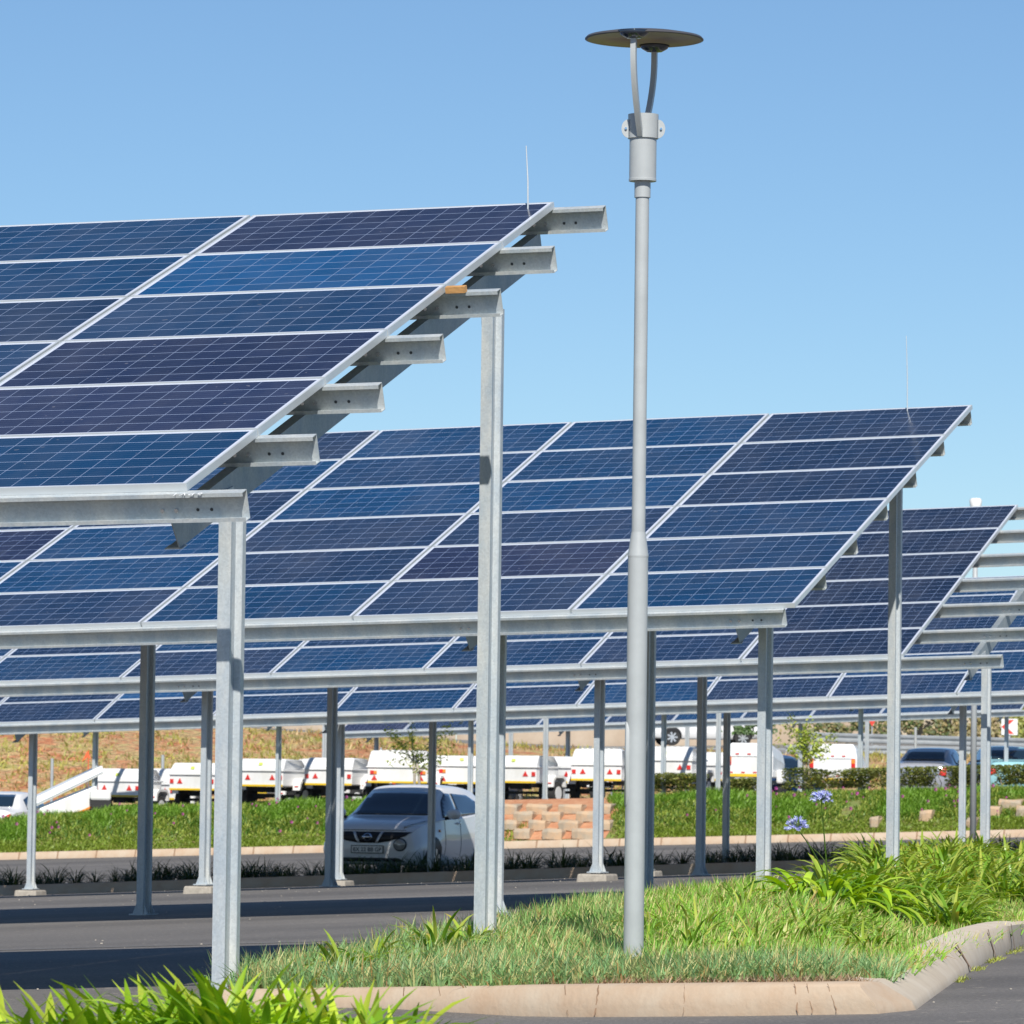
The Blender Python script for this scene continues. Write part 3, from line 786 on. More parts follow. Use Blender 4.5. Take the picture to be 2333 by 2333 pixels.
mb.build('gear_housing', M['lamp'], lamp, smooth=True, angle=R_(35))
zk1 = lz_of(274); rk = 70/2/s_l
mb = MB(); mb.tube([(0,0,zh1), (0,0,zk1)], rk, n=48); clamp = mb.build('clamp_ring', M['lamp'], lamp, smooth=True, angle=R_(35))
for sx in (-1, 1):
    mb = MB(); zm = (zh1+zk1)/2; R0 = (zk1-zh1)/2; vs = []; n = 16
    for y in (-.004, .004):
        for i in range(n+1):
            t = -math.pi/2+math.pi*i/n; vs.append((sx*(rk-.008+.036*max(math.cos(t), 0)+.006), y-.03, zm+R0*math.sin(t)))
    fs = [tuple(range(n, -1, -1)), tuple(range(n+1, 2*n+2))]+[(i, i+1, n+2+i, n+1+i) for i in range(n)]
    mb.add(vs, fs); ear = mb.build('clamp_ear', M['lamp'], clamp)
    mb = MB(); mb.tube([(sx*(rk+.012), -.034, zm-.0), (sx*(rk+.012), -.044, zm)], .0065, n=10); mb.build('bolt', M['chrome'], clamp)
zt1 = lz_of(261); mb = MB(); mb.tube([(0,0,zk1), (0,0,zt1)], 70/2/s_l, n=48); mb.build('top_cap', M['lamp'], lamp, smooth=True, angle=R_(35))
# two bowed blades leave the clamp on opposite sides and hold the disc
zd = lz_of(86)
ax = Vector((-.23, -.97, 0)).normalized(); sd = Vector((-ax.y, ax.x, 0))
rad_out = .118
for sgn in (1, -1):
    A_ = ax*sgn
    zst = zh1+.004 if sgn > 0 else zk1-.01
    z_top = zd-.028
    pts = []
    for i in range(25):
        t = i/24; z = zst+(z_top-zst)*t
        r = (rk-.014) + (.262-rk+.014)*math.sin(min(t*1.15, 1)*math.pi*.5)**.95
        pts.append(A_*r + Vector((0, 0, z)))
    mb = MB(); vs = []; hw = .0135; ht = .018
    for i, p in enumerate(pts):
        for a_, b_ in ((-hw, -ht), (hw, -ht), (hw, ht), (-hw, ht)): vs.append(p+sd*a_+A_*b_)
    fs = []
    for i in range(24):
        for j in range(4): fs.append((i*4+j, i*4+(j+1) % 4, (i+1)*4+(j+1) % 4, (i+1)*4+j))
    fs += [(3, 2, 1, 0), (96, 97, 98, 99)]
    mb.add(vs, fs); arm = mb.build('arm', M['lamp'], lamp, smooth=True, angle=R_(30))
    mb = MB(); cpt = A_*.262
    rb = .084
    mb.lathe([(.0, -.042), (rb*.45, -.038), (rb*.8, -.022), (rb, 0), (0, .001)], n=32, c=(cpt.x, cpt.y, zd))
    mb.build('light_bowl', M['glassdark'], lamp, smooth=True)
Rd = 136/s_l
mb = MB(); mb.lathe([(Rd, -.006), (Rd*.97, .004), (Rd*.7, .020), (Rd*.3, .030), (0, .032)], n=96, c=(0, 0, zd)); 
mb.lathe([(Rd, -.006), (Rd, -.010), (Rd-.012, -.012)], n=96, c=(0, 0, zd))
mb.build('disc_shade', M['disc_top'], lamp, smooth=True)
mb = MB(); mb.lathe([(Rd-.012, -.012), (Rd*.9, -.004), (Rd*.42, .0), (Rd*.42, .003), (0, .003)][::-1], n=96, c=(0, 0, zd))
mb.build('reflector', M['disc_under'], lamp, smooth=True)

# small floodlight far behind the third canopy
fd = 96.0; fp = at_d(2223, 1148, fd); fg = H(fp.x, fp.y)
fl = empty('floodlight_mast', (fp.x, fp.y, fg), 0, 'small white floodlight on a mast peeping over the third canopy', 'floodlight')
mb = MB(); mb.tube([(0,0,0), (0,0,fp.z-fg-.08)], [.06, .045], n=12); mb.build('mast', M['lamp'], fl, smooth=True)
mb = MB(); mb.tube([(0,0,fp.z-fg-.08), (0,0,fp.z-fg-.05), (0,0,fp.z-fg+.06), (0,0,fp.z-fg+.10)], [.05, .10, .115, .09], n=16)
mb.build('lamp_head', M['signw'], fl, smooth=True, angle=R_(40))

# ================================================================ PLANTS
def ribbon(mb, base, az, length, width, el0, droop, col, tipcol=None, n=6, fold=.25, twist=0.0):
    d = Vector((math.cos(az), math.sin(az), 0)); s = Vector((-d.y, d.x, 0))
    p = Vector(base); el = el0; b = len(mb.v); st = length/n
    for i in range(n+1):
        t = i/n
        w = width*.5*(1-(t**5))*(.6+.4*min(t*5, 1)) + width*.02
        up = Vector((-d.x*math.sin(el), -d.y*math.sin(el), math.cos(el)))
        s2 = s*math.cos(twist*t)+up*math.sin(twist*t)
        mb.v += [tuple(p-s2*w+up*w*fold), tuple(p), tuple(p+s2*w+up*w*fold)]
        c = col if not tipcol else tuple(col[k]+(tipcol[k]-col[k])*max(0, (t-.55)/.45) for k in range(3))
        mb.c += [c]*3
        p = p + (d*math.cos(el)+Vector((0, 0, math.sin(el))))*st
        el -= droop*st/length*(1+t)
    for i in range(n):
        for k in (0, 1):
            a = b+i*3+k; mb.f.append((a, a+1, a+4, a+3)); mb.m.append(0)
def blade(mb, base, az, length, width, lean, curl, c0, c1):
    "cheap 2-segment grass blade"
    d = Vector((math.cos(az), math.sin(az), 0)); s = Vector((-math.sin(az+.6), math.cos(az+.6), 0))*width*.5
    b = len(mb.v); p0 = Vector(base)
    p1 = p0+d*length*.5*math.sin(lean)+Vector((0, 0, length*.5*math.cos(lean)))
    p2 = p1+d*length*.5*math.sin(lean+curl)+Vector((0, 0, length*.5*math.cos(lean+curl)))
    mb.v += [tuple(p0-s), tuple(p0+s), tuple(p1+s*.8), tuple(p1-s*.8), tuple(p2)]
    mid = tuple((c0[k]+c1[k])*.5 for k in range(3))
    mb.c += [c0, c0, mid, mid, c1]
    mb.f += [(b, b+1, b+2, b+3), (b+3, b+2, b+4)]; mb.m += [0, 0]
rg = random.Random(21)
def vary(c, k, r=rg): 
    s = r.uniform(1-k, 1+k); return (c[0]*s*r.uniform(.92, 1.08), c[1]*s, c[2]*s*r.uniform(.9, 1.1))
from mathutils import noise as mnoise
# island grass: blue-green tufts at the kerb, greener and taller towards the middle, straw tips
mb = MB(); mb2 = MB()
BG = (.23, .38, .17); GR = (.26, .48, .06); ST = (.74, .62, .28); DRY = (.48, .32, .15)
n_t = 0
bx0, bx1 = -2.3, 6.5
def px_of(p):
    p = Vector(p); d = p.dot(CF); return W/2+F_PX*p.dot(CR)/d, W/2-F_PX*p.dot(CU)/d
tries = 0
while n_t < 7000 and tries < 200000:
    tries += 1
    y = 24.3 + (rg.random()**1.9)*25; x = rg.uniform(bx0, bx1)
    if not in_poly(x, y, BED2D): continue
    w = x*NH.x+y*NH.y
    if w < 24.26: continue
    z = bed_z(x, y); px, py = px_of((x, y, z))
    if px < 380 or px > 2480: continue
    if px > 1760 and py < 2075: continue
    dist_front = w-24.2
    green = mnoise.noise(Vector((x*.8, y*.35, 0)))*.5+.5
    g_mid = min(max((dist_front-1.0)/1.2, 0), 1)*(1 if px > 1440 else .35 if px > 1150 else .1)
    g = min(max(green*.5+g_mid*.8-.12, 0), 1)
    hgt = .105+.055*min(dist_front/.6, 1)+.09*green*green
    if px > 1900: hgt *= .75
    base = tuple(BG[k]+(GR[k]-BG[k])*g for k in range(3))
    n_t += 1
    for i in range(rg.randint(9, 14)):
        az = rg.uniform(0, 6.283); ra = rg.uniform(0, .055)
        c = vary(base, .28); tip = vary(ST, .2) if rg.random() < .34 else tuple(q*1.15 for q in c)
        if rg.random() < .045: c = vary(DRY, .25); tip = vary((.62, .40, .15), .2)
        bp = (x+math.cos(az)*ra, y+math.sin(az)*ra, z-.01)
        blade(mb, bp, az+rg.uniform(-.8, .8), hgt*rg.uniform(.6, 1.25), rg.uniform(.007, .012)*(1+.7*g), rg.uniform(.0, .8), rg.uniform(.1, 1.2), c, tip)
# straw litter along the kerb edge
for i in range(5200):
    px = rg.uniform(380, 2400); t = kerb_t(px)
    back = rg.uniform(.15, .42)
    i0 = min(int(t), len(TOPS)-2); d = TOPS[i0+1]-TOPS[i0]; d.z = 0; d.normalize(); bk = Vector((-d.y, d.x, 0))
    p = face_pt(t, 1.0)+bk*back
    if not in_poly(p.x, p.y, BED2D) or 1900 < px < 2030: continue
    zz = bed_z(p.x, p.y)
    c = vary(rg.choice([(.42, .28, .16), (.50, .36, .22), (.30, .18, .10), (.58, .46, .30)]), .25)
    blade(mb, (p.x, p.y, zz-.005), rg.uniform(0, 6.28), rg.uniform(.04, .10), rg.uniform(.004, .008), rg.uniform(.5, 1.4), rg.uniform(0, .5), c, c)
gr = mb.build('bed_grass', M['leaf']); tag(gr, 'tufted blue-green grass with straw tips filling the planting bed behind the kerb', 'grass', kind='stuff')

def lily_proto(name, nl, length, width, cols, seed, el=(.75, 1.45), droop=(.6, 2.0), spread=.05):
    r = random.Random(seed); mb = MB()
    for i in range(nl):
        az = r.uniform(0, 6.283); c = vary(r.choice(cols), .22, r)
        tip = (.55, .42, .08) if r.random() < .07 else None
        e = r.uniform(*el); ra = r.uniform(0, spread)
        ribbon(mb, (math.cos(az)*ra, math.sin(az)*ra, -.02), az+r.uniform(-.4, .4), length*r.uniform(.6, 1.1), width*r.uniform(.75, 1.15), e, r.uniform(*droop), c, tip, n=7, twist=r.uniform(-.5, .5))
    me_o = mb.build(name, M['glossleaf'], smooth=True); C.objects.unlink(me_o); return me_o.data
AG = [(.31, .50, .025), (.38, .56, .035), (.20, .38, .02), (.46, .60, .06)]
AGP = [lily_proto('agapanthus_leaves', 40, .50, .041, AG, s, el=(.75, 1.5), droop=(.3, 1.7), spread=.10) for s in range(5)]
def put(mesh, name, p, rz, s, label, cat, group, part=None, partname='leaves'):
    o = bpy.data.objects.new(name, mesh); C.objects.link(o); o.location = p; o.rotation_euler = (0, 0, rz); o.scale = (s, s, s*1.0)
    return tag(o, label, cat, group)
# foreground agapanthus along the bottom left
ra_ = random.Random(5)
fg = []
for i in range(46):
    px = -60+i*21.4+ra_.uniform(-12, 12); row = i % 3
    d = 17.2+row*.42+ra_.uniform(-.15, .15)
    tipy = lerp(px, [-60, 80, 250, 420, 520, 640, 700, 800, 900], [2268, 2288, 2274, 2256, 2206, 2250, 2250, 2262, 2284]) + ra_.uniform(-8, 26)
    s = ra_.uniform(.85, 1.12)
    if px > 850: s *= .85
    hgt = max(q[2] for q in (vv.co for vv in AGP[i % 5].vertices))*s*.90
    top = at_d(px, tipy, d)
    fg.append((px, Vector((top.x, top.y, top.z-hgt)), s))
fbz = min(f[1].z for f in fg)
ng = len(fg)
for i, (px, p, s) in enumerate(fg):
    put(AGP[i % 5], 'agapanthus_plant', p, ra_.uniform(0, 6.28), s, 'bright green strap-leaved clump in the bottom left foreground', 'agapanthus', 'strap-leaved clumps along the bottom left')
# raised bed those plants grow in
mb = MB(); pts = [(at_d(-700, 0, 15.8).x, 15.6), (at_d(1060, 0, 15.8).x, 15.6), (at_d(1010, 0, 19.0).x, 18.9), (at_d(-700, 0, 19).x, 18.9)]
zt_ = [fg[0][1].z-.03, fg[-1][1].z-.03]
vs = []
nx = 24
for j, yy in enumerate((15.6, 16.6, 17.6, 18.5, 18.9)):
    for i in range(nx+1):
        x = -3.2+(2.55)*i/nx*1.25; t = i/nx
        zz = min((f[1].z for f in fg if abs(f[1].x-x) < .35), default=H(x, yy)+.02)-.02
        if yy > 18.6 or i == nx: zz = H(x, yy)-.05
        vs.append((x, yy, max(zz, H(x, yy)-.05)))
fs = []
for j in range(4):
    for i in range(nx): a = j*(nx+1)+i; fs.append((a, a+1, a+nx+2, a+nx+1))
mb.add(vs, fs); tag(mb.build('foreground_bed', M['soil'], smooth=True), kind='structure')

# strap-leaved clumps on the right of the island
DL = [(.24, .40, .035), (.32, .46, .06), (.16, .30, .028), (.40, .48, .09)]
DLP = [lily_proto('strap_leaves', 60, .44, .029, DL, 40+s, el=(.6, 1.5), droop=(.5, 1.9), spread=.11) for s in range(4)]
BIG = [lily_proto('agapanthus_leaves', 62, .54, .050, AG, 60+s, el=(.35, 1.45), droop=(.9, 2.2), spread=.09) for s in range(2)]
def ag_flower_stalk(root, hpx, hpy, d, bend):
    top = at_d(hpx, hpy, d); b = Vector(root.location); T = top-b
    mb = MB(); pts = []
    for i in range(9):
        t = i/8; pts.append(Vector((T.x*(t**(1+bend)), T.y*t, T.z*t)))
    mb.tube(pts, [.007-.003*i/8 for i in range(9)], n=6); mb.c = [(.20, .34, .06)]*len(mb.v)
    st = mb.build('stalk', M['leaf'], root, smooth=True)
    r = random.Random(int(hpx)); mb = MB()
    for i in range(58):
        a = r.uniform(0, 6.28); e = math.asin(r.uniform(-.15, 1)); dv = Vector((math.cos(a)*math.cos(e), math.sin(a)*math.cos(e), math.sin(e)))
        L = r.uniform(.035, .072); q = T+dv*L
        mb.tube([T, q], [.0012, .0012], n=3, cap=False); mb.c += [(.12, .18, .10)]*6
        for k in range(5):
            aa = a+k*1.256+r.uniform(-.3, .3); sv = dv.orthogonal().normalized(); sv = (Matrix.Rotation(aa, 3, dv) @ sv)
            bcol = vary(r.choice([(.50, .54, .82), (.62, .66, .88), (.34, .34, .70)]), .2, r)
            tipq = q+dv*.026+sv*.017; w = dv.cross(sv)*.0042
            n0 = len(mb.v); mb.v += [tuple(q-w*.6), tuple(q+w*.6), tuple(q+dv*.014+sv*.006+w), tuple(q+dv*.014+sv*.006-w), tuple(tipq)]
            mb.c += [bcol]*4+[tuple(x*1.5 for x in bcol)]; mb.f += [(n0, n0+1, n0+2, n0+3), (n0+3, n0+2, n0+4)]; mb.m += [0, 0]
    mb.build('flower_head', M['leaf'], st)
def rootp(px, d, dz=0):
    x = (px-W/2)/F_PX*d; return Vector((x, d, bed_z(x, d)+dz))
for i, (px, d, s, msh) in enumerate([(1900, 38.6, 1.1, 0), (1965, 39.4, 1.25, 1), (1840, 39.0, 1.15, 1)]):
    p = rootp(px, d)
    lab = ['leafy agapanthus bearing two pale blue flower heads on long stalks',
           'broad-leaved agapanthus clump just behind the flowering one', 'lower agapanthus clump at the left edge of the leafy group'][i]
    o = put(BIG[msh], 'agapanthus_plant', p, i*1.3, s, lab, 'agapanthus', None)
    if i == 0:
        o.scale = (1, 1, 1); ag_flower_stalk(o, 1871, 1822, 38.0, .1); ag_flower_stalk(o, 1815, 1886, 37.8, .9)
rl = random.Random(9)
spots = []
while len(spots) < 125:
    px = 1890+rl.uniform(0, 580); d = 39.6+21*rl.random()**1.4
    x = (px-W/2)/F_PX*d
    if px < 1985 and d > 43: continue
    if px > 2215 and d < 46.5: continue
    if not in_poly(x, d, BED2D): continue
    spots.append((px, d))
for i, (px, d) in enumerate(spots):
    put(DLP[i % 4], 'strap_leaf_plant', rootp(px, d), rl.uniform(0, 6.28), rl.uniform(.9, 1.2), 'green strap-leaved lily clump in the right part of the planting bed', 'lily plant', 'strap-leaved lily clumps on the right of the bed')
for i in range(60):
    px = rl.uniform(1480, 2010); d = rl.uniform(28.0, 37.0)
    put(DLP[i % 4], 'strap_leaf_plant', rootp(px, d), rl.uniform(0, 6.28), rl.uniform(.5, .74), 'low bright green leafy clump among the bed grass right of the lamp', 'lily plant', 'low leafy clumps right of the lamp')
for px, d, s in ((800, 27.6, .75), (860, 28.4, .7), (1010, 29.6, .9), (1085, 30.0, .8), (905, 28.2, .6)):
    put(DLP[int(px) % 4], 'strap_leaf_plant', rootp(px, d), px, s, 'taller strap-leaved tuft rising from the grass left of the lamp', 'lily plant', 'taller tufts left of the lamp')

# shaded tufts on the median
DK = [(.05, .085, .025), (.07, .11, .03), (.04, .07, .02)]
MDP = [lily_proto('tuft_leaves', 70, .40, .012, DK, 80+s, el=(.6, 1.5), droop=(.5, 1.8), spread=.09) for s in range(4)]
rm = random.Random(31)
px = -60
while px < 2420:
    w = rm.uniform(80.75, 82.6); q = q_of(px, w); p = P3(q, w, .14)
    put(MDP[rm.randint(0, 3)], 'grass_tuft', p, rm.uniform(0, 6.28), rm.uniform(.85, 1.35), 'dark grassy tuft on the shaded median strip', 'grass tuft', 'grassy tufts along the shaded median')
    px += (rm.uniform(13, 30) if rm.random() < .85 else 45) if not 770 < px < 1120 else rm.uniform(12, 20)

# groundcover on the bank, pink flowers, red soil gap by the blocks
mb = MB(); rb_ = random.Random(77); nb = 0
GA = (.20, .34, .05); GB = (.34, .40, .08); GC = (.12, .22, .035)
def bare(px, py):
    v = mnoise.noise(Vector((px*.012, py*.03, 0)))*22
    if 1142+v < px < 1398+v*.6 and py > 1790: 
        return not (px < 1190+v and py > 1880 and rb_.random() < .5)
    return False
while nb < 34000:
    w = 115.4+2.9*rb_.random()**1.4; px = rb_.uniform(-60, 2400); q = q_of(px, w)
    z = bank_z(q, w) if w < 118 else .032*q+1.08-dip(q)
    p = UH*q+NH*w; p.z = z; X, Y = px_of(p)
    if bare(X, Y): continue
    nv = mnoise.noise(Vector((p.x*.7, p.y*.7, 3)))
    if X > 1850 and nv < -.42 and w > 116.1: continue
    nb += 1
    base = GA if nv > .05 else (GB if rb_.random() < .5 else GC)
    if w < 115.9: base = (.24, .32, .05)
    h = (.16 if w > 116.0 else .10)*(1+nv*.7)
    for i in range(3):
        c = vary(base, .35, rb_)
        blade(mb, (p.x+rb_.uniform(-.1, .1), p.y+rb_.uniform(-.1, .1), z-.02), rb_.uniform(0, 6.28), h*rb_.uniform(.7, 1.5), rb_.uniform(.02, .04), rb_.uniform(.1, 1.0), rb_.uniform(.2, .9), c, vary(tuple(k*1.25 for k in base), .3, rb_))
tag(mb.build('groundcover', M['leaf']), 'thick green groundcover spilling over the bank behind the far kerb', 'groundcover', kind='stuff')
mb = MB()
for i in range(95):
    w = rb_.uniform(115.7, 118.2); px = rb_.choice([rb_.uniform(0, 1140), rb_.uniform(1560, 2300), rb_.uniform(100, 900)]); q = q_of(px, w)
    z = (bank_z(q, w) if w < 118 else .032*q+1.08-dip(q))+.17; p = UH*q+NH*w; s = rb_.uniform(.022, .045)
    for k in range(6):
        a = k*1.047; c = vary((.60, .13, .42), .2, rb_)
        n0 = len(mb.v); mb.v += [(p.x, p.y-.03, z), (p.x+math.cos(a-.4)*s, p.y-.05, z+math.sin(a-.4)*s), (p.x+math.cos(a+.4)*s, p.y-.02, z+math.sin(a+.4)*s)]
        mb.c += [c]*3; mb.f.append((n0, n0+1, n0+2)); mb.m.append(0)
tag(mb.build('pink_flowers', M['leaf']), 'small pink flowers dotted through the green bank groundcover', 'flowers', kind='stuff')

# stacked concrete blocks holding the bank
def block_mesh(mb, c, wv, hv, dv, r):
    j = lambda: r.uniform(-.02, .02)
    x = UH; y = NH
    h = wv/2; vs = []
    for zz, ins in ((0, .0), (hv*.72, -.01), (hv, .05)):
        for (a, b) in ((-h, 0), (-h*.35, -.045), (h*.35, -.045), (h, 0), (h, dv), (-h, dv)):
            vs.append(c+x*(a*(1-ins)+j())+y*(b+ins)+Vector((0, 0, zz+j())))
    fs = []
    for l in range(2):
        for i in range(6): fs.append((l*6+i, l*6+(i+1) % 6, (l+1)*6+(i+1) % 6, (l+1)*6+i))
    fs += [(5, 4, 3, 2, 1, 0), (12, 13, 14, 15, 16, 17)]
    mb.add(vs, fs)
def at_bank(px, py):
    w = 115.3
    while w < 119:
        p = at_w(px, py+5, w); q = p.dot(UH)
        if p.z < bank_z(q, min(max(w, 115.38), 118)): break
        w += .02
    p = at_w(px, py+11, w-.16)
    return p
def blocks(name, rows, w0, label, m):
    r = random.Random(len(rows)); mb = MB()
    for py, lst, dw in rows:
        for px, wpx in lst:
            w = w0+dw; c = at_bank(px, py); s = F_PX/c.y
            block_mesh(mb, Vector((c.x, c.y, c.z)), wpx*1.14/s, 24.5/s, .42, r)
    o = mb.build(name, m, smooth=False, bevel=.012); tag(o, label, 'retaining wall'); return o
blocks('retaining_wall', [(1845, [(1158, 34), (1222, 42), (1298, 48), (1372, 34)], 2.25), (1862, [(1190, 40), (1254, 38), (1334, 40)], 1.75),
   (1882, [(1160, 30), (1222, 36), (1295, 42), (1372, 30)], 1.35), (1902, [(1188, 32), (1256, 42), (1326, 46)], .95)], 115.5,
   'stepped wall of brown concrete blocks set in red soil between the green banks', M['block'])
blocks('retaining_wall', [(1860, [(2108, 26)], 1.6), (1874, [(1990, 18)], 1.4), (1876, [(2212, 20)], 1.2)], 115.5, 'a few half-buried brown blocks peeping from the bank right of the flowers', M['block'])
blocks('retaining_wall', [(1835, [(2300, 46)], 2.0), (1850, [(2262, 28), (2328, 26)], 1.7)], 115.5, 'pale block wall end showing at the right edge of the bank', M['block'])
mb = MB()
b0 = [ground_at(2225, 2086), ground_at(2420, 2086)]
# brick edging behind the strap-leaved clumps
e0 = at_d(2226, 2086, 45.5); e1 = at_d(2450, 2083, 45.5)
mb.hexa([e0+Vector((0,0,-.02)), e1+Vector((0,0,-.02)), e1+Vector((0,.2,-.02)), e0+Vector((0,.2,-.02)), e0+Vector((0,0,.055)), e1+Vector((0,0,.055)), e1+Vector((0,.2,.055)), e0+Vector((0,.2,.055))])
tag(mb.build('brick_edging', M['block'], bevel=.01), kind='structure')

# clipped sparse hedge along the top of the bank
def hedge(q0, q1, w, h, label, seed, dens=2600):
    r = random.Random(seed); g0 = P3((q0+q1)/2, w); root = empty('hedge', g0, 0, label, 'hedge')
    mb = MB(); br = MB(); L = abs(q1-q0)
    for i in range(int(dens*L)):
        q = r.uniform(q0, q1); ww = w+r.uniform(-.45, .45); t = r.random()
        top = h*(1+.16*mnoise.noise(Vector((q*.9, seed, 0))))
        z = .25*h + (top-.25*h)*t
        if mnoise.noise(Vector((q*1.6, ww*1.6, z*2+seed))) < -.22+.1*t*0: continue
        p = UH*q+NH*ww; p.z = g0.z+.032*(q-(q0+q1)/2)+z; p = p-g0
        c = vary(r.choice([(.21, .24, .06), (.15, .19, .05), (.28, .28, .09)]), .3, r)
        a = r.uniform(0, 6.28); s = r.uniform(.026, .05); d1 = Vector((math.cos(a), math.sin(a), r.uniform(-.6, .6)))*s; d2 = Vector((-math.sin(a), math.cos(a), r.uniform(-.3, .9)))*s*.6
        n0 = len(mb.v); mb.v += [tuple(p-d1), tuple(p-d2*.9), tuple(p+d1), tuple(p+d2)]; mb.c += [c]*4; mb.f.append((n0, n0+1, n0+2, n0+3)); mb.m.append(0)
    for i in range(int(L*5)):
        q = r.uniform(q0, q1); p = UH*q+NH*(w+r.uniform(-.3, .3)); p.z = g0.z+.032*(q-(q0+q1)/2)-.03; p = p-g0
        br.tube([p, p+Vector((r.uniform(-.1, .1), 0, h*.4)), p+Vector((r.uniform(-.22, .22), r.uniform(-.1, .1), h*.85))], [.014, .010, .005], n=4)
    mb.build('foliage', M['leaf'], root); tag(br.build('stems', M['bark'], root), kind='stuff')
hedge(q_of(1475, 119), q_of(1600, 119), 119.0, .58, 'low olive hedge below the white trailer right of the lamp post', 1)
hedge(q_of(1655, 119), q_of(1735, 119), 119.0, .40, 'low patchy hedge under the tall white enclosed trailer', 4)
hedge(q_of(1790, 119), q_of(2420, 119), 119.0, .60, 'long olive hedge in front of the two dark cars on the right', 2)

# saplings
def sapling(px, pyb, pyt, w, spreadx, label, seed, stems=2, leaves=520):
    r = random.Random(seed); b = at_w(px, pyb, w); q = b.dot(UH); b = P3(q, w)
    s = F_PX/b.y; top = at_w(px, pyt, w).z-b.z
    root = empty('sapling', b, 0, label, 'young tree'); tr = MB(); lf = MB(); ends = []
    for k in range(stems):
        a = r.uniform(-.12, .12); pts = [Vector((k*.12, 0, -.05)), Vector((k*.1+a*.3, 0, top*.35)), Vector((k*.04+a, r.uniform(-.1, .1), top*.6))]
        tr.tube(pts, [.045, .035, .022], n=7)
        for j in range(11):
            z0 = pts[1].lerp(pts[2], r.random()); e = z0+Vector((r.uniform(-1, 1)*spreadx, r.uniform(-.6, .6)*spreadx, r.uniform(.15, top*.50)))
            m_ = z0.lerp(e, .5)+Vector((0, 0, .1)); tr.tube([z0, m_, e], [.010, .006, .003], n=4); ends.append((z0, m_, e))
    for i in range(leaves):
        a, m_, e = r.choice(ends); t = r.random()**.6; p = (a.lerp(m_, t*2) if t < .5 else m_.lerp(e, t*2-1))+Vector((r.gauss(0, .05), r.gauss(0, .05), r.gauss(0, .06)))
        c = vary(r.choice([(.52, .62, .10), (.44, .54, .09), (.56, .60, .16)]), .25, r)
        an = r.uniform(0, 6.28); sz = r.uniform(.03, .06); d1 = Vector((math.cos(an), math.sin(an), r.uniform(-.8, .8)))*sz; d2 = Vector((-math.sin(an), math.cos(an), r.uniform(-.8, .8)))*sz*.5
        n0 = len(lf.v); lf.v += [tuple(p-d1), tuple(p-d2), tuple(p+d1), tuple(p+d2)]; lf.c += [c]*4; lf.f.append((n0, n0+1, n0+2, n0+3)); lf.m.append(0)
    tr.build('trunk', M['bark'], root, smooth=True); lf.build('crown', M['leaf'], root)
sapling(945, 1838, 1648, 119.4, .95, 'sparse yellow-green sapling behind the roof of the parked white car', 3, stems=2, leaves=900)
sapling(1835, 1805, 1632, 118.8, .75, 'slim young tree in front of the farther enclosed trailer', 8, stems=2, leaves=1100)

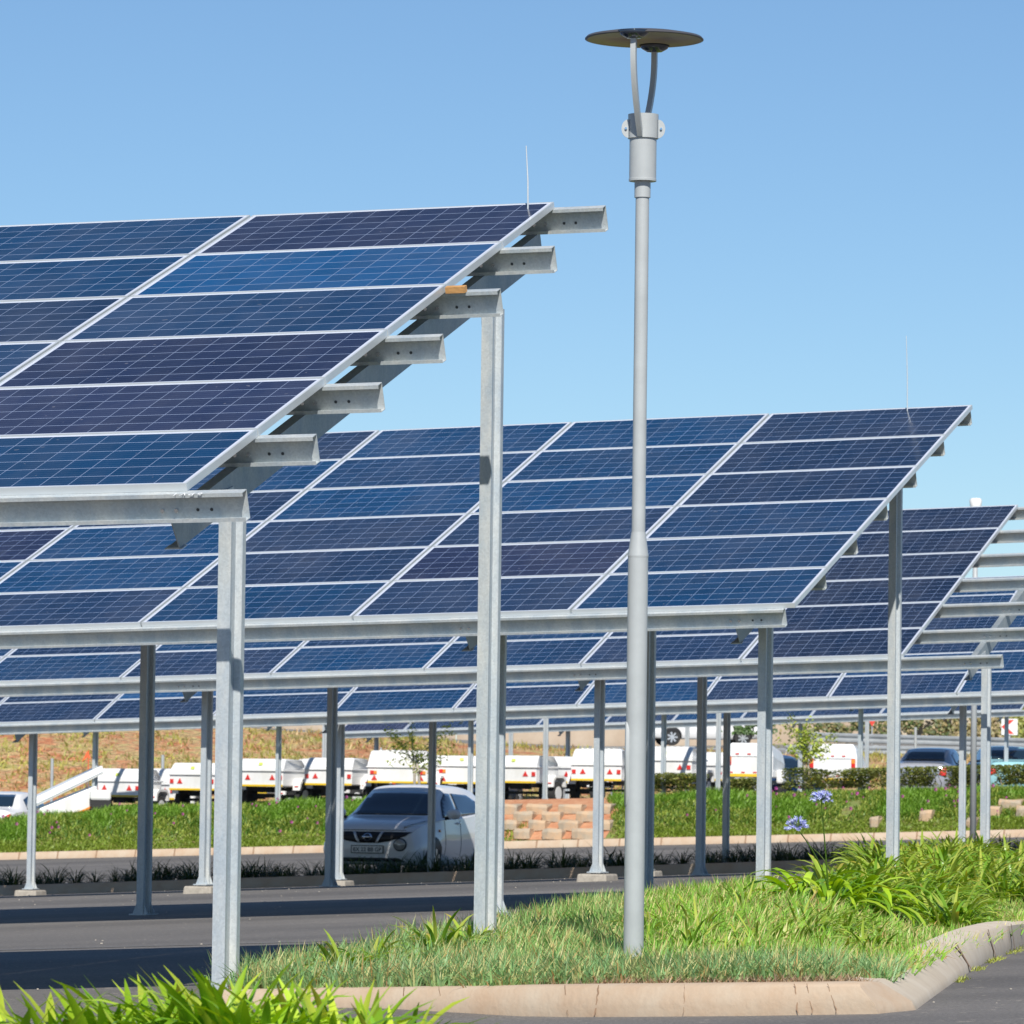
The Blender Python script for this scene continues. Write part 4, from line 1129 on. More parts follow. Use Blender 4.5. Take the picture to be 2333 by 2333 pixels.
# ================================================================ VEHICLES
def catmull(xs, ys, x):
    n = len(xs)
    if x <= xs[0]: return ys[0]
    if x >= xs[-1]: return ys[-1]
    for i in range(n-1):
        if xs[i] <= x <= xs[i+1]: break
    h = xs[i+1]-xs[i]; t = (x-xs[i])/h
    def sl(j):
        if j == 0: return (ys[1]-ys[0])/(xs[1]-xs[0])
        if j == n-1: return (ys[-1]-ys[-2])/(xs[-1]-xs[-2])
        a = (ys[j]-ys[j-1])/(xs[j]-xs[j-1]); b = (ys[j+1]-ys[j])/(xs[j+1]-xs[j])
        return 0 if a*b <= 0 else 2*a*b/(a+b)
    m0, m1 = sl(i)*h, sl(i+1)*h
    return (2*t**3-3*t**2+1)*ys[i]+(t**3-2*t**2+t)*m0+(-2*t**3+3*t**2)*ys[i+1]+(t**3-t**2)*m1
class Car:
    """x forward. keys: list of (x, zbottom, w_sill, w_mid, z_belt, w_belt, z_roofedge, w_roofedge, z_top)"""
    def __init__(s, root, keys, paint, nx=64):
        s.root = root; keys = sorted(keys); xs = [k[0] for k in keys]; mb = MB(); rows = []
        for i in range(nx+1):
            t = i/nx; x = xs[0]+(xs[-1]-xs[0])*(.5-.5*math.cos(t*math.pi)*(.55)-.0) if False else xs[0]+(xs[-1]-xs[0])*(t-.09*math.sin(2*math.pi*t))
            zb, ws, wm, zbelt, wb, ze, we, zt = [catmull(xs, [k[j] for k in keys], x) for j in range(1, 9)]
            kp = [(ws*.93, zb), (ws, zb+.05), (wm, zb+(zbelt-zb)*.45), (wb, zbelt), (wb*.985+.0*we, zbelt+.02), (wb+(we-wb)*.5, zbelt+.02+(ze-zbelt-.02)*.52), (we, ze), (we*.86, ze+(zt-ze)*.62), (we*.45, zt-.004), (0, zt)]
            pts = []
            for a in range(len(kp)-1):
                for b in range(3):
                    u = b/3; p = kp[a]; q = kp[a+1]
                    # gentle rounding between key points
                    pm = kp[max(a-1, 0)]; qn = kp[min(a+2, len(kp)-1)]
                    y = .5*((2*p[0])+(-pm[0]+q[0])*u+(2*pm[0]-5*p[0]+4*q[0]-qn[0])*u*u+(-pm[0]+3*p[0]-3*q[0]+qn[0])*u**3)
                    z = .5*((2*p[1])+(-pm[1]+q[1])*u+(2*pm[1]-5*p[1]+4*q[1]-qn[1])*u*u+(-pm[1]+3*p[1]-3*q[1]+qn[1])*u**3)
                    pts.append((x, max(y, 0), z))
            pts.append((x, 0, kp[-1][1]))
            full = pts+[(p[0], -p[1], p[2]) for p in reversed(pts[:-1])]
            rows.append(full)
        n = len(rows[0])
        for r_ in rows: mb.v += r_
        for i in range(nx):
            for j in range(n-1): mb.f.append((i*n+j, i*n+j+1, (i+1)*n+j+1, (i+1)*n+j)); mb.m.append(0)
            mb.f.append((i*n+n-1, i*n, (i+1)*n, (i+1)*n+n-1)); mb.m.append(0)
        mb.f += [tuple(range(n-1, -1, -1)), tuple(nx*n+j for j in range(n))]; mb.m += [0, 0]
        s.body = mb.build('body', paint, root, smooth=True, angle=R_(48))
        bm = bmesh.new(); bm.from_mesh(s.body.data); bmesh.ops.recalc_face_normals(bm, faces=bm.faces); bm.to_mesh(s.body.data)
        s.tree = BVHTree.FromBMesh(bm); bm.free()
    def decal(s, name, poly, axis, m, off=.006, parent=None, cuts=3, mirror=False):
        "axis '+x','-x' (y,z polygons), '+y','-y' (x,z polygons); cast inwards onto the body"
        bm = bmesh.new()
        vs = [bm.verts.new((p[0], p[1], 0)) for p in poly]; bm.faces.new(vs)
        xs = [p[0] for p in poly]; ys = [p[1] for p in poly]
        nx = max(2, min(14, int((max(xs)-min(xs))/.07))); ny = max(2, min(12, int((max(ys)-min(ys))/.06)))
        for i in range(1, nx):
            bmesh.ops.bisect_plane(bm, geom=bm.verts[:]+bm.edges[:]+bm.faces[:], plane_co=(min(xs)+(max(xs)-min(xs))*i/nx, 0, 0), plane_no=(1, 0, 0))
        for i in range(1, ny):
            bmesh.ops.bisect_plane(bm, geom=bm.verts[:]+bm.edges[:]+bm.faces[:], plane_co=(0, min(ys)+(max(ys)-min(ys))*i/ny, 0), plane_no=(0, 1, 0))
        for v in bm.verts:
            a, b = v.co.x, v.co.y
            if axis[1] == 'x': o = Vector((6 if axis[0] == '+' else -6, a, b)); d = Vector((-1 if axis[0] == '+' else 1, 0, 0))
            else: o = Vector((a, 6 if axis[0] == '+' else -6, b)); d = Vector((0, -1 if axis[0] == '+' else 1, 0))
            h = s.tree.ray_cast(o, d)
            if h[0] is None: h = s.tree.find_nearest(o+d*5.2)
            nrm = h[1]
            v.co = h[0] - d*off
        me = bpy.data.meshes.new(name); bmesh.ops.recalc_face_normals(bm, faces=bm.faces)
        for f in bm.faces: f.smooth = True
        bm.to_mesh(me); bm.free(); me.materials.append(m)
        o = bpy.data.objects.new(name, me); C.objects.link(o); o.parent = parent or s.root
        md = o.modifiers.new('thick', 'SOLIDIFY'); md.thickness = off*1.6; md.offset = 0
        return o
    def wheel(s, x, y, r, w=.2, rimm=None):
        sg = 1 if y > 0 else -1
        e = MB(); e.tube([(x, y-sg*w, r), (x, y-sg*.02, r), (x, y, r)], [r, r, r*.93], n=28)
        wo = e.build('wheel', M['tyre'], s.root, smooth=True, angle=R_(40))
        e = MB(); e.tube([(x, y-sg*.03, r), (x, y+sg*.004, r)], [r*.66, r*.66], n=24, mi=1)
        for k in range(7):
            a = k*2*math.pi/7; c, sn = math.cos(a), math.sin(a); p = Vector((x, y+sg*.012, r)); d1 = Vector((c, 0, sn)); d2 = Vector((-sn, 0, c))*.024
            q = [p-d2, p+d2, p+d1*r*.62+d2*1.4, p+d1*r*.62-d2*1.4]; e.hexa([v-Vector((0, sg*.02, 0)) for v in q]+q)
        e.tube([(x, y-sg*.01, r), (x, y+sg*.015, r)], [r*.18, r*.18], n=12)
        e.build('rim', [rimm or M['rim'], M['black']], wo)
def arch(car, x, r, side, m=None):
    poly = [(x+math.cos(t)*r, max(r*.35, .34+math.sin(t)*r)) for t in [math.pi*k/16 for k in range(17)]]
    poly = [(x+r*math.cos(t), .33+r*math.sin(t)) for t in [-.25+(math.pi+.5)*k/18 for k in range(19)]]
    return car.decal('wheel_arch', poly, '+y' if side > 0 else '-y', m or M['black'], off=.005)
def ellipse(cx, cz, a, b, n=18): return [(cx+a*math.cos(2*math.pi*k/n), cz+b*math.sin(2*math.pi*k/n)) for k in range(n)]

# the parked compact SUV under the fourth canopy
fc = at_d(843, 1900, 89.5); psi = R_(17.5); fwd = Vector((-math.sin(psi), -math.cos(psi), 0)); ctr = Vector((fc.x, fc.y, 0))-fwd*2.05
ctr.z = H(ctr.x, ctr.y)+.003
suv = empty('parked_car', ctr, math.atan2(fwd.y, fwd.x), 'white compact car parked in the shade of the fourth canopy, facing the camera', 'car')
K = [ # x, zb, ws, wm, zbelt, wbelt, zedge, wedge, ztop
 (-2.06, .52, .55, .72, .84, .70, .90, .50, .93), (-2.0, .36, .70, .82, .92, .80, 1.08, .58, 1.12), (-1.80, .30, .78, .87, 1.06, .84, 1.32, .60, 1.38),
 (-1.45, .27, .80, .89, 1.07, .84, 1.44, .60, 1.51), (-.7, .25, .80, .86, 1.02, .83, 1.49, .61, 1.57), (.0, .25, .80, .86, .98, .83, 1.47, .60, 1.56),
 (.40, .25, .80, .87, .97, .84, 1.33, .62, 1.43), (.78, .25, .80, .88, .97, .85, 1.10, .68, 1.17), (1.00, .25, .80, .885, .95, .83, 1.01, .70, 1.06), (1.35, .26, .80, .885, .91, .80, .97, .66, 1.02),
 (1.75, .27, .77, .85, .84, .76, .91, .60, .95), (1.97, .30, .70, .78, .74, .70, .82, .54, .86), (2.05, .36, .58, .68, .64, .60, .69, .44, .72)]
car = Car(suv, K, M['white'])
ws_ = car.decal('windscreen', [(-.66, 1.07), (.66, 1.07), (.60, 1.28), (.52, 1.445), (0, 1.475), (-.52, 1.445), (-.60, 1.28)], '+x', M['glass'])
for sd_ in ('+y', '-y'):
    car.decal('side_window', [(.66, 1.03), (-.12, 1.05), (-.12, 1.42), (.10, 1.43), (.36, 1.30)], sd_, M['glass'])
    car.decal('side_window', [(-.18, 1.05), (-1.05, 1.10), (-1.28, 1.30), (-.95, 1.40), (-.18, 1.425)], sd_, M['glass'])
    car.decal('door_seam', [(-.135, .42), (-.15, .42), (-.16, 1.04), (-.145, 1.04)], sd_, M['black'], off=.002)
    car.decal('door_seam', [(.72, .42), (.705, .42), (.715, .98), (.73, .98)], sd_, M['black'], off=.002)
    h_ = car.decal('door_handle', [(.02, .93), (-.10, .93), (-.10, .955), (.02, .955)], sd_, M['chrome'], off=.02)
    arch(car, 1.28, .40, 1 if sd_ == '+y' else -1); arch(car, -1.25, .40, 1 if sd_ == '+y' else -1)
    car.decal('indicator', [(1.02, .80), (.94, .80), (.94, .84), (1.02, .84)], sd_, M['orange'], off=.006)
for y_ in (.885, -.885): car.wheel(1.28, y_, .33); car.wheel(-1.25, y_, .33)
gr_ = car.decal('grille', [(-.70, .80), (.70, .80), (.62, .74), (.36, .655), (.18, .625), (-.18, .625), (-.36, .655), (-.62, .74)], '+x', M['black'], off=.010)
car.decal('grille_trim', [(-.26, .80), (-.215, .80), (-.125, .62), (-.165, .62)], '+x', M['rim'], off=.018)
car.decal('grille_trim', [(.26, .80), (.215, .80), (.125, .62), (.165, .62)], '+x', M['rim'], off=.018)
eo = car.decal('emblem', ellipse(0, .715, .072, .062), '+x', M['chrome'], off=.022)
car.decal('emblem_centre', ellipse(0, .715, .054, .045), '+x', M['black'], off=.026, parent=eo)
car.decal('emblem_bar', [(-.085, .703), (.085, .703), (.085, .727), (-.085, .727)], '+x', M['chrome'], off=.031, parent=eo)
for sy in (-1, 1):
    hl = car.decal('headlamp', ellipse(sy*.545, .60, .112, .105), '+x', M['black'], off=.012)
    car.decal('lens', ellipse(sy*.545, .60, .095, .09), '+x', M['lens'], off=.022, parent=hl)
    car.decal('running_lamp', [(sy*.56, .86), (sy*.74, .955), (sy*.78, 1.0), (sy*.70, .975), (sy*.55, .89)], '+x', M['lens'], off=.012)
    mr_ = MB(); mr_.lathe([(0, -.085), (.075, -.07), (.12, -.02), (.12, .03), (.08, .075), (0, .085)], n=16, c=(.66, sy*.99, 1.09))
    mo = mr_.build('wing_mirror', M['white'], suv, smooth=True)
    mb = MB(); mb.tube([(.66, sy*.84, 1.02), (.66, sy*.96, 1.04)], [.03, .025], n=8); mb.build('mirror_arm', M['black'], mo)
car.decal('lower_grille', [(-.52, .385), (.52, .385), (.62, .33), (-.62, .33)], '+x', M['black'], off=.012)
car.decal('bonnet_seam', [(-.60, .825), (.60, .825), (.60, .832), (-.60, .832)], '+x', M['black'], off=.003)
pl_ = MB(); px0 = 2.075; pl_.box((px0, -.275, .455), (px0+.012, .275, .585)); plate = pl_.build('number_plate', M['black'], suv)
pl_ = MB(); pl_.box((px0+.012, -.26, .468), (px0+.016, .26, .572)); pf_ = pl_.build('plate_face', M['platew'], plate)
cu = bpy.data.curves.new('plate_text', 'FONT'); cu.body = 'BX 22 BB GP'; cu.size = .088; cu.align_x = 'CENTER'; cu.offset = .0018
to = bpy.data.objects.new('plate_text', cu); C.objects.link(to); dg = bpy.context.evaluated_depsgraph_get()
mt = bpy.data.meshes.new_from_object(to.evaluated_get(dg)); bpy.data.objects.remove(to); mt.materials.append(M['platei'])
pt = bpy.data.objects.new('plate_text', mt); C.objects.link(pt); pt.parent = plate
pt.matrix_local = Matrix(((0, 0, 1, px0+.0175), (1, 0, 0, 0), (0, 1, 0, .488), (0, 0, 0, 1)))

suv.scale = (1.05, 1.05, 1.05)
# ---- small luggage trailers: tub, sloped lid, mudguards, tapered nose
TRN = [0]
def trailer(px, d, yaw, hw, label, group='white luggage trailers on the upper lot', lidh=.36, dz=0.0, lamps='red', sticker=True, tall=0.0, roll=0.0):
    TRN[0] += 1; vr = random.Random(TRN[0]*7); lidh += vr.uniform(-.10, .02); yaw += vr.uniform(-.06, .06); dz += vr.uniform(-.04, .03)
    p = at_d(px, 1800, d); fwd = Vector((math.sin(yaw), math.cos(yaw), 0))
    g = H(p.x, p.y)+dz
    root = empty('luggage_trailer', (p.x, p.y, g), math.atan2(fwd.y, fwd.x), label, 'trailer', group)
    L = 2.0; zf, zt = .50, .88+tall; hn = hw*.42
    T = M['trailer']
    # tub: rear wall, straight sides then tapered nose
    plan = [(0, hw), (.02, hw), (1.15, hw), (1.75, hn), (1.82, hn*.8)]
    def shell(levels, name, parent, m):
        mb = MB(); n = len(plan)*2
        for (z, ins, dx0) in levels:
            ring = [(x+(dx0 if x < .5 else 0), y-ins, z-(0 if not callable(z) else 0)) for x, y in plan]+[(x+(dx0 if x < .5 else 0), -(y-ins), z) for x, y in reversed(plan)]
            mb.v += ring
        for l in range(len(levels)-1):
            for i in range(n): mb.f.append((l*n+i, l*n+(i+1) % n, (l+1)*n+(i+1) % n, (l+1)*n+i)); mb.m.append(0)
        mb.f += [tuple(range(n-1, -1, -1)), tuple((len(levels)-1)*n+i for i in range(n))]; mb.m += [0, 0]
        o = mb.build(name, m, parent, smooth=False, bevel=.012); return o
    shell([(zf, .03, .0), (zf+.02, 0, 0), (zt, -.0, 0)], 'tub', root, T)
    # lid with a falling nose
    mb = MB()
    prof = [(-.02, 0), (-.015, .05), (.10, lidh-.06), (.17, lidh), (1.0, lidh*.92), (1.72, .10), (1.82, 0)]
    n = len(prof); vs = []
    def hwid(x): return lerp(x, [0, 1.15, 1.82], [hw, hw, hn])
    for sg in (1, -1):
        for x, z in prof: vs.append((x, sg*(hwid(max(x, 0))+.018-.30*z*(.55 if x < 1.2 else .3)), zt+.012+z))
    fs = [(i, i+1, n+i+1, n+i) for i in range(n-1)]+[tuple(range(n-1, -1, -1)), tuple(range(n, 2*n)), (0, n, 2*n-1, n-1)]
    mb.add(vs, fs)
    lid = mb.build('lid', T, root, bevel=.05)
    mb = MB(); mb.box((-.035, -hw-.03, zt-.012), (1.2, hw+.03, zt+.028)); mb.build('lid_rim', T, lid, bevel=.008)
    if lidh > .3:
        for k in range(7):
            y = -hw*.62+hw*1.24*k/6; mb = MB(); mb.box((.16, y-.022, zt+lidh*.9), (1.0, y+.022, zt+lidh+.026)); mb.build('lid_rib', T, lid)
    mb = MB(); mb.box((-.012, -hw+.005, zf+.005), (-.001, hw-.005, zf+.05)); mb.build('reflective_strip', M['yellow'], root)
    for sg in (1, -1):
        mb = MB(); mb.box((-.006+.0, sg*(hw+.003)-.003, zf+.012), (1.1, sg*(hw+.003)+.003, zf+.045)); 
        mb = MB(); a = sg*(hw-.13); 
        if lamps == 'red':
            mb.box((-.02, a-.045+sg*.06, zt-.21), (-.002, a+.045+sg*.06, zt-.11)); mb.build('tail_lamp', M['red'], root)
        else:
            mb.box((-.02, a-.02, zt-.17), (-.002, a+.07 if sg > 0 else a+.02+.05, zt-.08)); mb.build('tail_lamp', M['red'], root)
            mb = MB(); mb.box((-.022, a-.09, zt-.165), (-.003, a-.02, zt-.085)); mb.build('indicator_lamp', M['orange'], root)
        tx = sg*(hw-.28) if lamps == 'red' else sg*(hw-.16); tz = zt-.215 if lamps == 'red' else zf+.07
        mb = MB(); mb.add([(-.012, tx-.07, tz), (-.012, tx+.07, tz), (-.012, tx, tz+.13), (-.001, tx-.07, tz), (-.001, tx+.07, tz), (-.001, tx, tz+.13)], [(0, 2, 1), (3, 4, 5), (0, 1, 4, 3), (1, 2, 5, 4), (2, 0, 3, 5)])
        mb.build('warning_triangle', M['red'], root)
        # mudguard
        x0, x1 = .48, 1.18; y0, y1 = sg*(hw+.005), sg*(hw+.20)
        pr = [(x0, .42), (x0+.02, .60), (x0+.14, .70), (x1-.14, .70), (x1-.02, .60), (x1, .42), (x1-.05, .42), (x1-.08, .57), (x1-.17, .64), (x0+.17, .64), (x0+.08, .57), (x0+.05, .42)]
        mb = MB(); mb.prism([(a_, b_) for a_, b_ in pr], Vector((0, min(y0, y1), 0)), Vector((0, max(y0, y1), 0)), Vector((1, 0, 0)), Vector((0, 0, 1))); 
        mb.hexa([(x0+.02, min(y0, y1), .44), (x0+.03, min(y0, y1), .44), (x0+.03, max(y0, y1), .44), (x0+.02, max(y0, y1), .44), (x0+.03, min(y0, y1), .66), (x0+.04, min(y0, y1), .66), (x0+.04, max(y0, y1), .66), (x0+.03, max(y0, y1), .66)])
        mg = mb.build('mudguard', T, root)
        mb = MB(); mb.box((x0-.006, sg*(hw+.10)-.045, .50), (x0+.018, sg*(hw+.10)+.045, .525)); mb.build('reflector', M['red'], mg)
        mb = MB(); yc = sg*(hw+.165); mb.tube([(.83, yc-sg*.13, .27), (.83, yc-sg*.01, .27), (.83, yc, .27)], [.27, .27, .25], n=24)
        wo = mb.build('wheel', M['tyre'], root, smooth=True, angle=R_(40))
        mb = MB(); mb.tube([(.83, yc-sg*.02, .27), (.83, yc+sg*.005, .27)], [.175, .165], n=20); mb.build('rim', M['trailer'], wo)
    mb = MB(); mb.box((.1, -hw*.7, .40), (1.7, -hw*.7+.05, .498)); mb.box((.1, hw*.7-.05, .40), (1.7, hw*.7, .498)); mb.box((.77, -hw-.08, .24), (.87, hw+.08, .31))
    mb.box((1.6, -.03, .40), (2.75, .03, .46)); mb.build('chassis', M['black'], root)
    mb = MB(); mb.tube([(.42, 0, .36), (.42, 0, .48)], [.26, .26], n=24); mb.build('spare_wheel', M['tyre'], root, smooth=True, angle=R_(40))
    mb = MB(); mb.tube([(2.7, 0, .14), (2.7, 0, .55)], [.025, .025], n=8); mb.build('jockey_leg', M['rim'], root)
    if sticker:
        mb = MB(); x = .055; sl = (lidh-.11)/.115
        mb.add([(.02, -.05, zt+.13), (.02, .05, zt+.13), (.054, .05, zt+.20), (.054, -.05, zt+.20)], [(0, 1, 2, 3)])
        mb.v = [(v[0]-.012, v[1], v[2]) for v in mb.v]; mb.build('sticker', M['sticker'], lid)
    root.scale = (1.08, 1.08, 1.04)
    return root
Y0 = R_(24)
trailer(266, 133.5, Y0, .60, 'white luggage trailer at the far left, just right of the open trailer')
trailer(437, 133.2, Y0, .60, 'white luggage trailer partly hidden by the front left post')
trailer(592, 132.8, Y0, .60, 'white luggage trailer third from the left, between two dark posts')
trailer(747, 132.5, Y0, .60, 'white luggage trailer directly left of the parked white car')
trailer(905, 131.5, R_(8), .70, 'white rounded trailer behind the sapling, with amber and red lamps', lamps='amber', lidh=.42, sticker=False)
trailer(1052, 132.5, R_(-14), .62, 'white trailer with amber lamps seen above the white car bonnet', lamps='amber', lidh=.26, tall=.05)
trailer(1168, 131.5, R_(27), .60, 'white luggage trailer above the block wall, its wheel clearly visible')
trailer(1358, 132.0, R_(14), .60, 'white luggage trailer left of the lamp post, wheel behind the block wall')
trailer(1512, 130.5, R_(20), .66, 'white luggage trailer right of the lamp post, above the olive hedge', tall=.03)

trailer(352, 137.0, R_(35), .60, 'white trailer lid peeping behind the first gap in the trailer row', sticker=False)
trailer(560, 137.4, R_(30), .60, 'back-row white trailer behind the trailer beside the front post', sticker=False)
trailer(706, 136.6, R_(38), .60, 'back-row white trailer behind the gap left of the sapling', sticker=False)
trailer(1262, 136.4, R_(34), .62, 'back-row white trailer between the two above the block wall', sticker=False)
trailer(1620, 135.5, R_(28), .60, 'back-row white trailer left of the tall enclosed trailer', sticker=False)
# tall enclosed trailers
def box_trailer(px, d, yaw, label, hw=.68, zf=.46, h=1.0):
    p = at_d(px, 1800, d); fwd = Vector((math.sin(yaw), math.cos(yaw), 0))
    root = empty('enclosed_trailer', (p.x, p.y, H(p.x, p.y)), math.atan2(fwd.y, fwd.x), label, 'trailer', 'tall enclosed trailers on the upper lot')
    mb = MB(); lv = [(zf, hw, 0), (zf+h*.62, hw, 0), (zf+h*.86, hw*.93, .05), (zf+h, hw*.80, .14)]
    n = 6; vs = []
    for z, w_, dx in lv: vs += [(dx, w_, z), (1.5, w_, z), (2.2-dx, w_*.55, z-.0*dx), (2.2-dx, -w_*.55, z), (1.5, -w_, z), (dx, -w_, z)]
    for k in range(3, -1, -1): pass
    vs = [(x, y, z-(max(0, x-1.0)*.35 if z > zf+.3 else 0)) for x, y, z in vs]
    fs = []
    for l in range(3):
        for i in range(n): fs.append((l*n+i, l*n+(i+1) % n, (l+1)*n+(i+1) % n, (l+1)*n+i))
    fs += [tuple(range(n-1, -1, -1)), tuple(3*n+i for i in range(n))]
    mb.add(vs, fs); b = mb.build('body', M['trailer'], root, bevel=.03)
    mb = MB(); mb.box((-.012, -hw+.03, zf+.02), (-.001, hw-.03, zf+.09)); mb.build('reflective_strip', M['yellow'], root)
    mb = MB(); mb.box((-.01, -hw*.9, zf+h*.60), (-.001, hw*.9, zf+h*.612)); mb.build('door_seam', M['galv_dark'], b)
    for sg in (1, -1):
        mb = MB(); mb.box((-.02, sg*(hw-.10)-.055, zf+h*.36), (-.001, sg*(hw-.10)+.055, zf+h*.60)); o = mb.build('tail_lamp', M['red'], root)
        mb = MB(); mb.box((-.026, sg*(hw-.10)-.05, zf+h*.48), (-.02, sg*(hw-.10)+.05, zf+h*.59)); mb.build('amber_lens', M['orange'], o)
        mb = MB(); mb.box((.4, min(sg*hw, sg*(hw+.18)), .38), (1.2, max(sg*hw, sg*(hw+.18)), .72)); mb.build('mudguard', M['trailer'], root, bevel=.05)
        mb = MB(); yc = sg*(hw+.15); mb.tube([(.8, yc-sg*.14, .29), (.8, yc, .29)], [.29, .29], n=24); mb.build('wheel', M['tyre'], root, smooth=True, angle=R_(40))
    for y, z in ((-.3, .66), (.0, .66), (.3, .66), (-.45, .13), (-.15, .13), (.15, .13), (.45, .13)):
        mb = MB(); mb.box((-.012, y-.045, zf+h*z), (-.001, y+.045, zf+h*z+.03)); mb.build('reflector', M['red'], root)
    mb = MB(); mb.box((.1, -.4, .36), (2.0, .4, .455)); mb.box((1.9, -.03, .36), (2.9, .03, .42)); mb.build('chassis', M['black'], root)
    return root
box_trailer(1706, 131.0, R_(14), 'tall white enclosed trailer between the half-lit post and the sapling', hw=.60, zf=.52, h=.86)
box_trailer(1896, 141.0, R_(12), 'farther white enclosed trailer behind the slim sapling', hw=.66, zf=.50, h=1.0)

# trailer tipped nose down with its lid raised, far left
p = at_d(158, 1800, 130.2); g = H(p.x, p.y)+.42
root = empty('open_trailer', (p.x, p.y, g), R_(12), 'white trailer standing open, its long lid raised, far left above the bank', 'trailer')
mb = MB(); mb.hexa([(-.74, -.5, -.75), (.70, -.5, -.10), (.70, .5, -.10), (-.74, .5, -.75), (-.80, -.52, -.22), (.60, -.52, .36), (.60, .52, .36), (-.80, .52, -.22)]); mb.build('tub', M['trailer'], root, bevel=.04)
mb = MB(); mb.hexa([(-.98, -.55, -.22), (.78, -.55, .66), (.78, .55, .66), (-.98, .55, -.22), (-.96, -.5, .02), (.74, -.5, .86), (.74, .5, .86), (-.96, .5, .02)]); lid_ = mb.build('lid', M['trailer'], root, bevel=.03)
mb = MB(); mb.hexa([(-.94, -.556, -.15), (.74, -.556, .69), (.74, -.550, .69), (-.94, -.550, -.15), (-.94, -.553, -.13), (.74, -.553, .71), (.74, -.549, .71), (-.94, -.549, -.13)]); mb.build('lid_seal', M['galv_dark'], lid_)
mb = MB(); mb.hexa([(.0, -.532, -.40), (.62, -.532, -.12), (.62, -.505, -.12), (.0, -.505, -.40), (.0, -.532, -.35), (.62, -.532, -.07), (.62, -.505, -.07), (.0, -.505, -.35)]); mb.build('reflective_strip', M['orange'], root)
for sg in (1, -1):
    mb = MB(); mb.box((.42, sg*.64-.10, .0), (.94, sg*.64+.10, .26)); mb.build('mudguard', M['trailer'], root, bevel=.06)
    mb = MB(); mb.tube([(.68, sg*.58, .0), (.68, sg*.70, .0)], [.26, .26], n=20); mb.build('wheel', M['tyre'], root, smooth=True, angle=R_(40))
mb = MB(); mb.tube([(.45, -.2, .25), (.42, -.2, .62)], [.015, .015], n=6); mb.build('lid_strut', M['rim'], root); mb = MB(); mb.tube([(.45, .2, .25), (.42, .2, .62)], [.015, .015], n=6); mb.build('lid_strut', M['rim'], root)

# ---- saloons at the back, seen from behind
KS = [(-2.2, .42, .60, .74, .70, .72, .80, .58, .84), (-2.12, .30, .74, .83, .84, .80, .96, .64, 1.00), (-1.75, .26, .80, .86, .90, .82, .99, .66, 1.03), (-1.45, .25, .80, .87, .92, .83, 1.05, .66, 1.10),
      (-1.15, .25, .80, .87, .93, .83, 1.22, .62, 1.28), (-.75, .25, .80, .87, .93, .83, 1.36, .58, 1.42), (-.1, .25, .80, .87, .92, .83, 1.39, .58, 1.45), (.45, .25, .80, .87, .91, .83, 1.28, .60, 1.35),
      (.95, .25, .80, .87, .90, .82, 1.0, .66, 1.05), (1.5, .26, .79, .86, .82, .78, .88, .62, .92), (2.05, .30, .70, .78, .68, .70, .74, .54, .78), (2.2, .40, .56, .66, .58, .58, .62, .44, .65)]
def saloon(px, d, yaw, paint, label, cat='car', name='parked_car', keys=KS, full=True, z=None, front_cam=False):
    p = at_d(px, 1800, d); fwd = Vector((math.sin(yaw), math.cos(yaw), 0)); c = Vector((p.x, p.y, 0))+fwd*2.2
    c.z = H(c.x, c.y) if z is None else z
    root = empty(name, c, math.atan2(fwd.y, fwd.x), label, cat)
    cr_ = Car(root, keys, paint, nx=44)
    cr_.decal('rear_window', [(-.58, 1.07), (.58, 1.07), (.53, 1.22), (.47, 1.37), (-.47, 1.37), (-.53, 1.22)], '-x', M['glass'])
    for s_ in ('+y', '-y'):
        cr_.decal('side_window', [(.78, .99), (.0, .99), (.0, 1.33), (.30, 1.30)], s_, M['glass'])
        cr_.decal('side_window', [(-.07, .99), (-.95, 1.0), (-.88, 1.25), (-.5, 1.33), (-.07, 1.34)], s_, M['glass'])
        arch(cr_, 1.35, .37, 1 if s_ == '+y' else -1); arch(cr_, -1.32, .37, 1 if s_ == '+y' else -1)
    for y_ in (.87, -.87): cr_.wheel(1.35, y_, .31); cr_.wheel(-1.32, y_, .31)
    for sg in (1, -1):
        tl_ = cr_.decal('tail_lamp', [(sg*.78, .62), (sg*.56, .70), (sg*.66, .86), (sg*.76, .90)], '-x', M['red'], off=.012)
        mr_ = MB(); mr_.lathe([(0, -.07), (.06, -.06), (.10, -.02), (.10, .03), (.06, .06), (0, .07)], n=12, c=(.72, sg*.97, 1.02)); mr_.build('wing_mirror', M['black'], root, smooth=True)
    cr_.decal('number_plate', [(-.24, .60), (.24, .60), (.24, .70), (-.24, .70)], '-x', M['platew'], off=.012)
    return root, cr_
w6 = c6.dot(NH)
d_s = at_w(2085, 1750, w6+.55).y
saloon(2092, d_s, R_(16), M['silverp'], 'silver saloon seen from behind over the hedge, roof in canopy shade')
saloon(2318, at_w(2318, 1750, w6+.5).y, R_(-6), M['teal'], 'pale turquoise car at the far right edge behind the hedge')
saloon(1828, 150, R_(-30), M['navy'], 'dark blue car half hidden behind the two enclosed trailers')
saloon(838, 146, R_(10), M['navy'], 'car roof painted dark blue for canopy shade, showing between two white trailers')
saloon(1040, 146, R_(15), M['tarblue'], 'car roof painted dark for canopy shade, glimpsed behind the sapling')
saloon(-44, 131.0, R_(14), M['white'], 'white car cut off by the left edge, red tail lamp showing', z=at_d(0, 1803, 131).z-1.45)
# white pick-up on the upper road, side on
p = at_d(1600, 1698, 197.0)
root, cr_ = saloon(1560, 197.0, R_(80), M['white'], 'white estate car driving along the upper road behind the canopies', z=at_d(1600, 1700, 197.0).z)
root.location = (p.x, p.y, at_d(1600, 1700, 197.0).z)

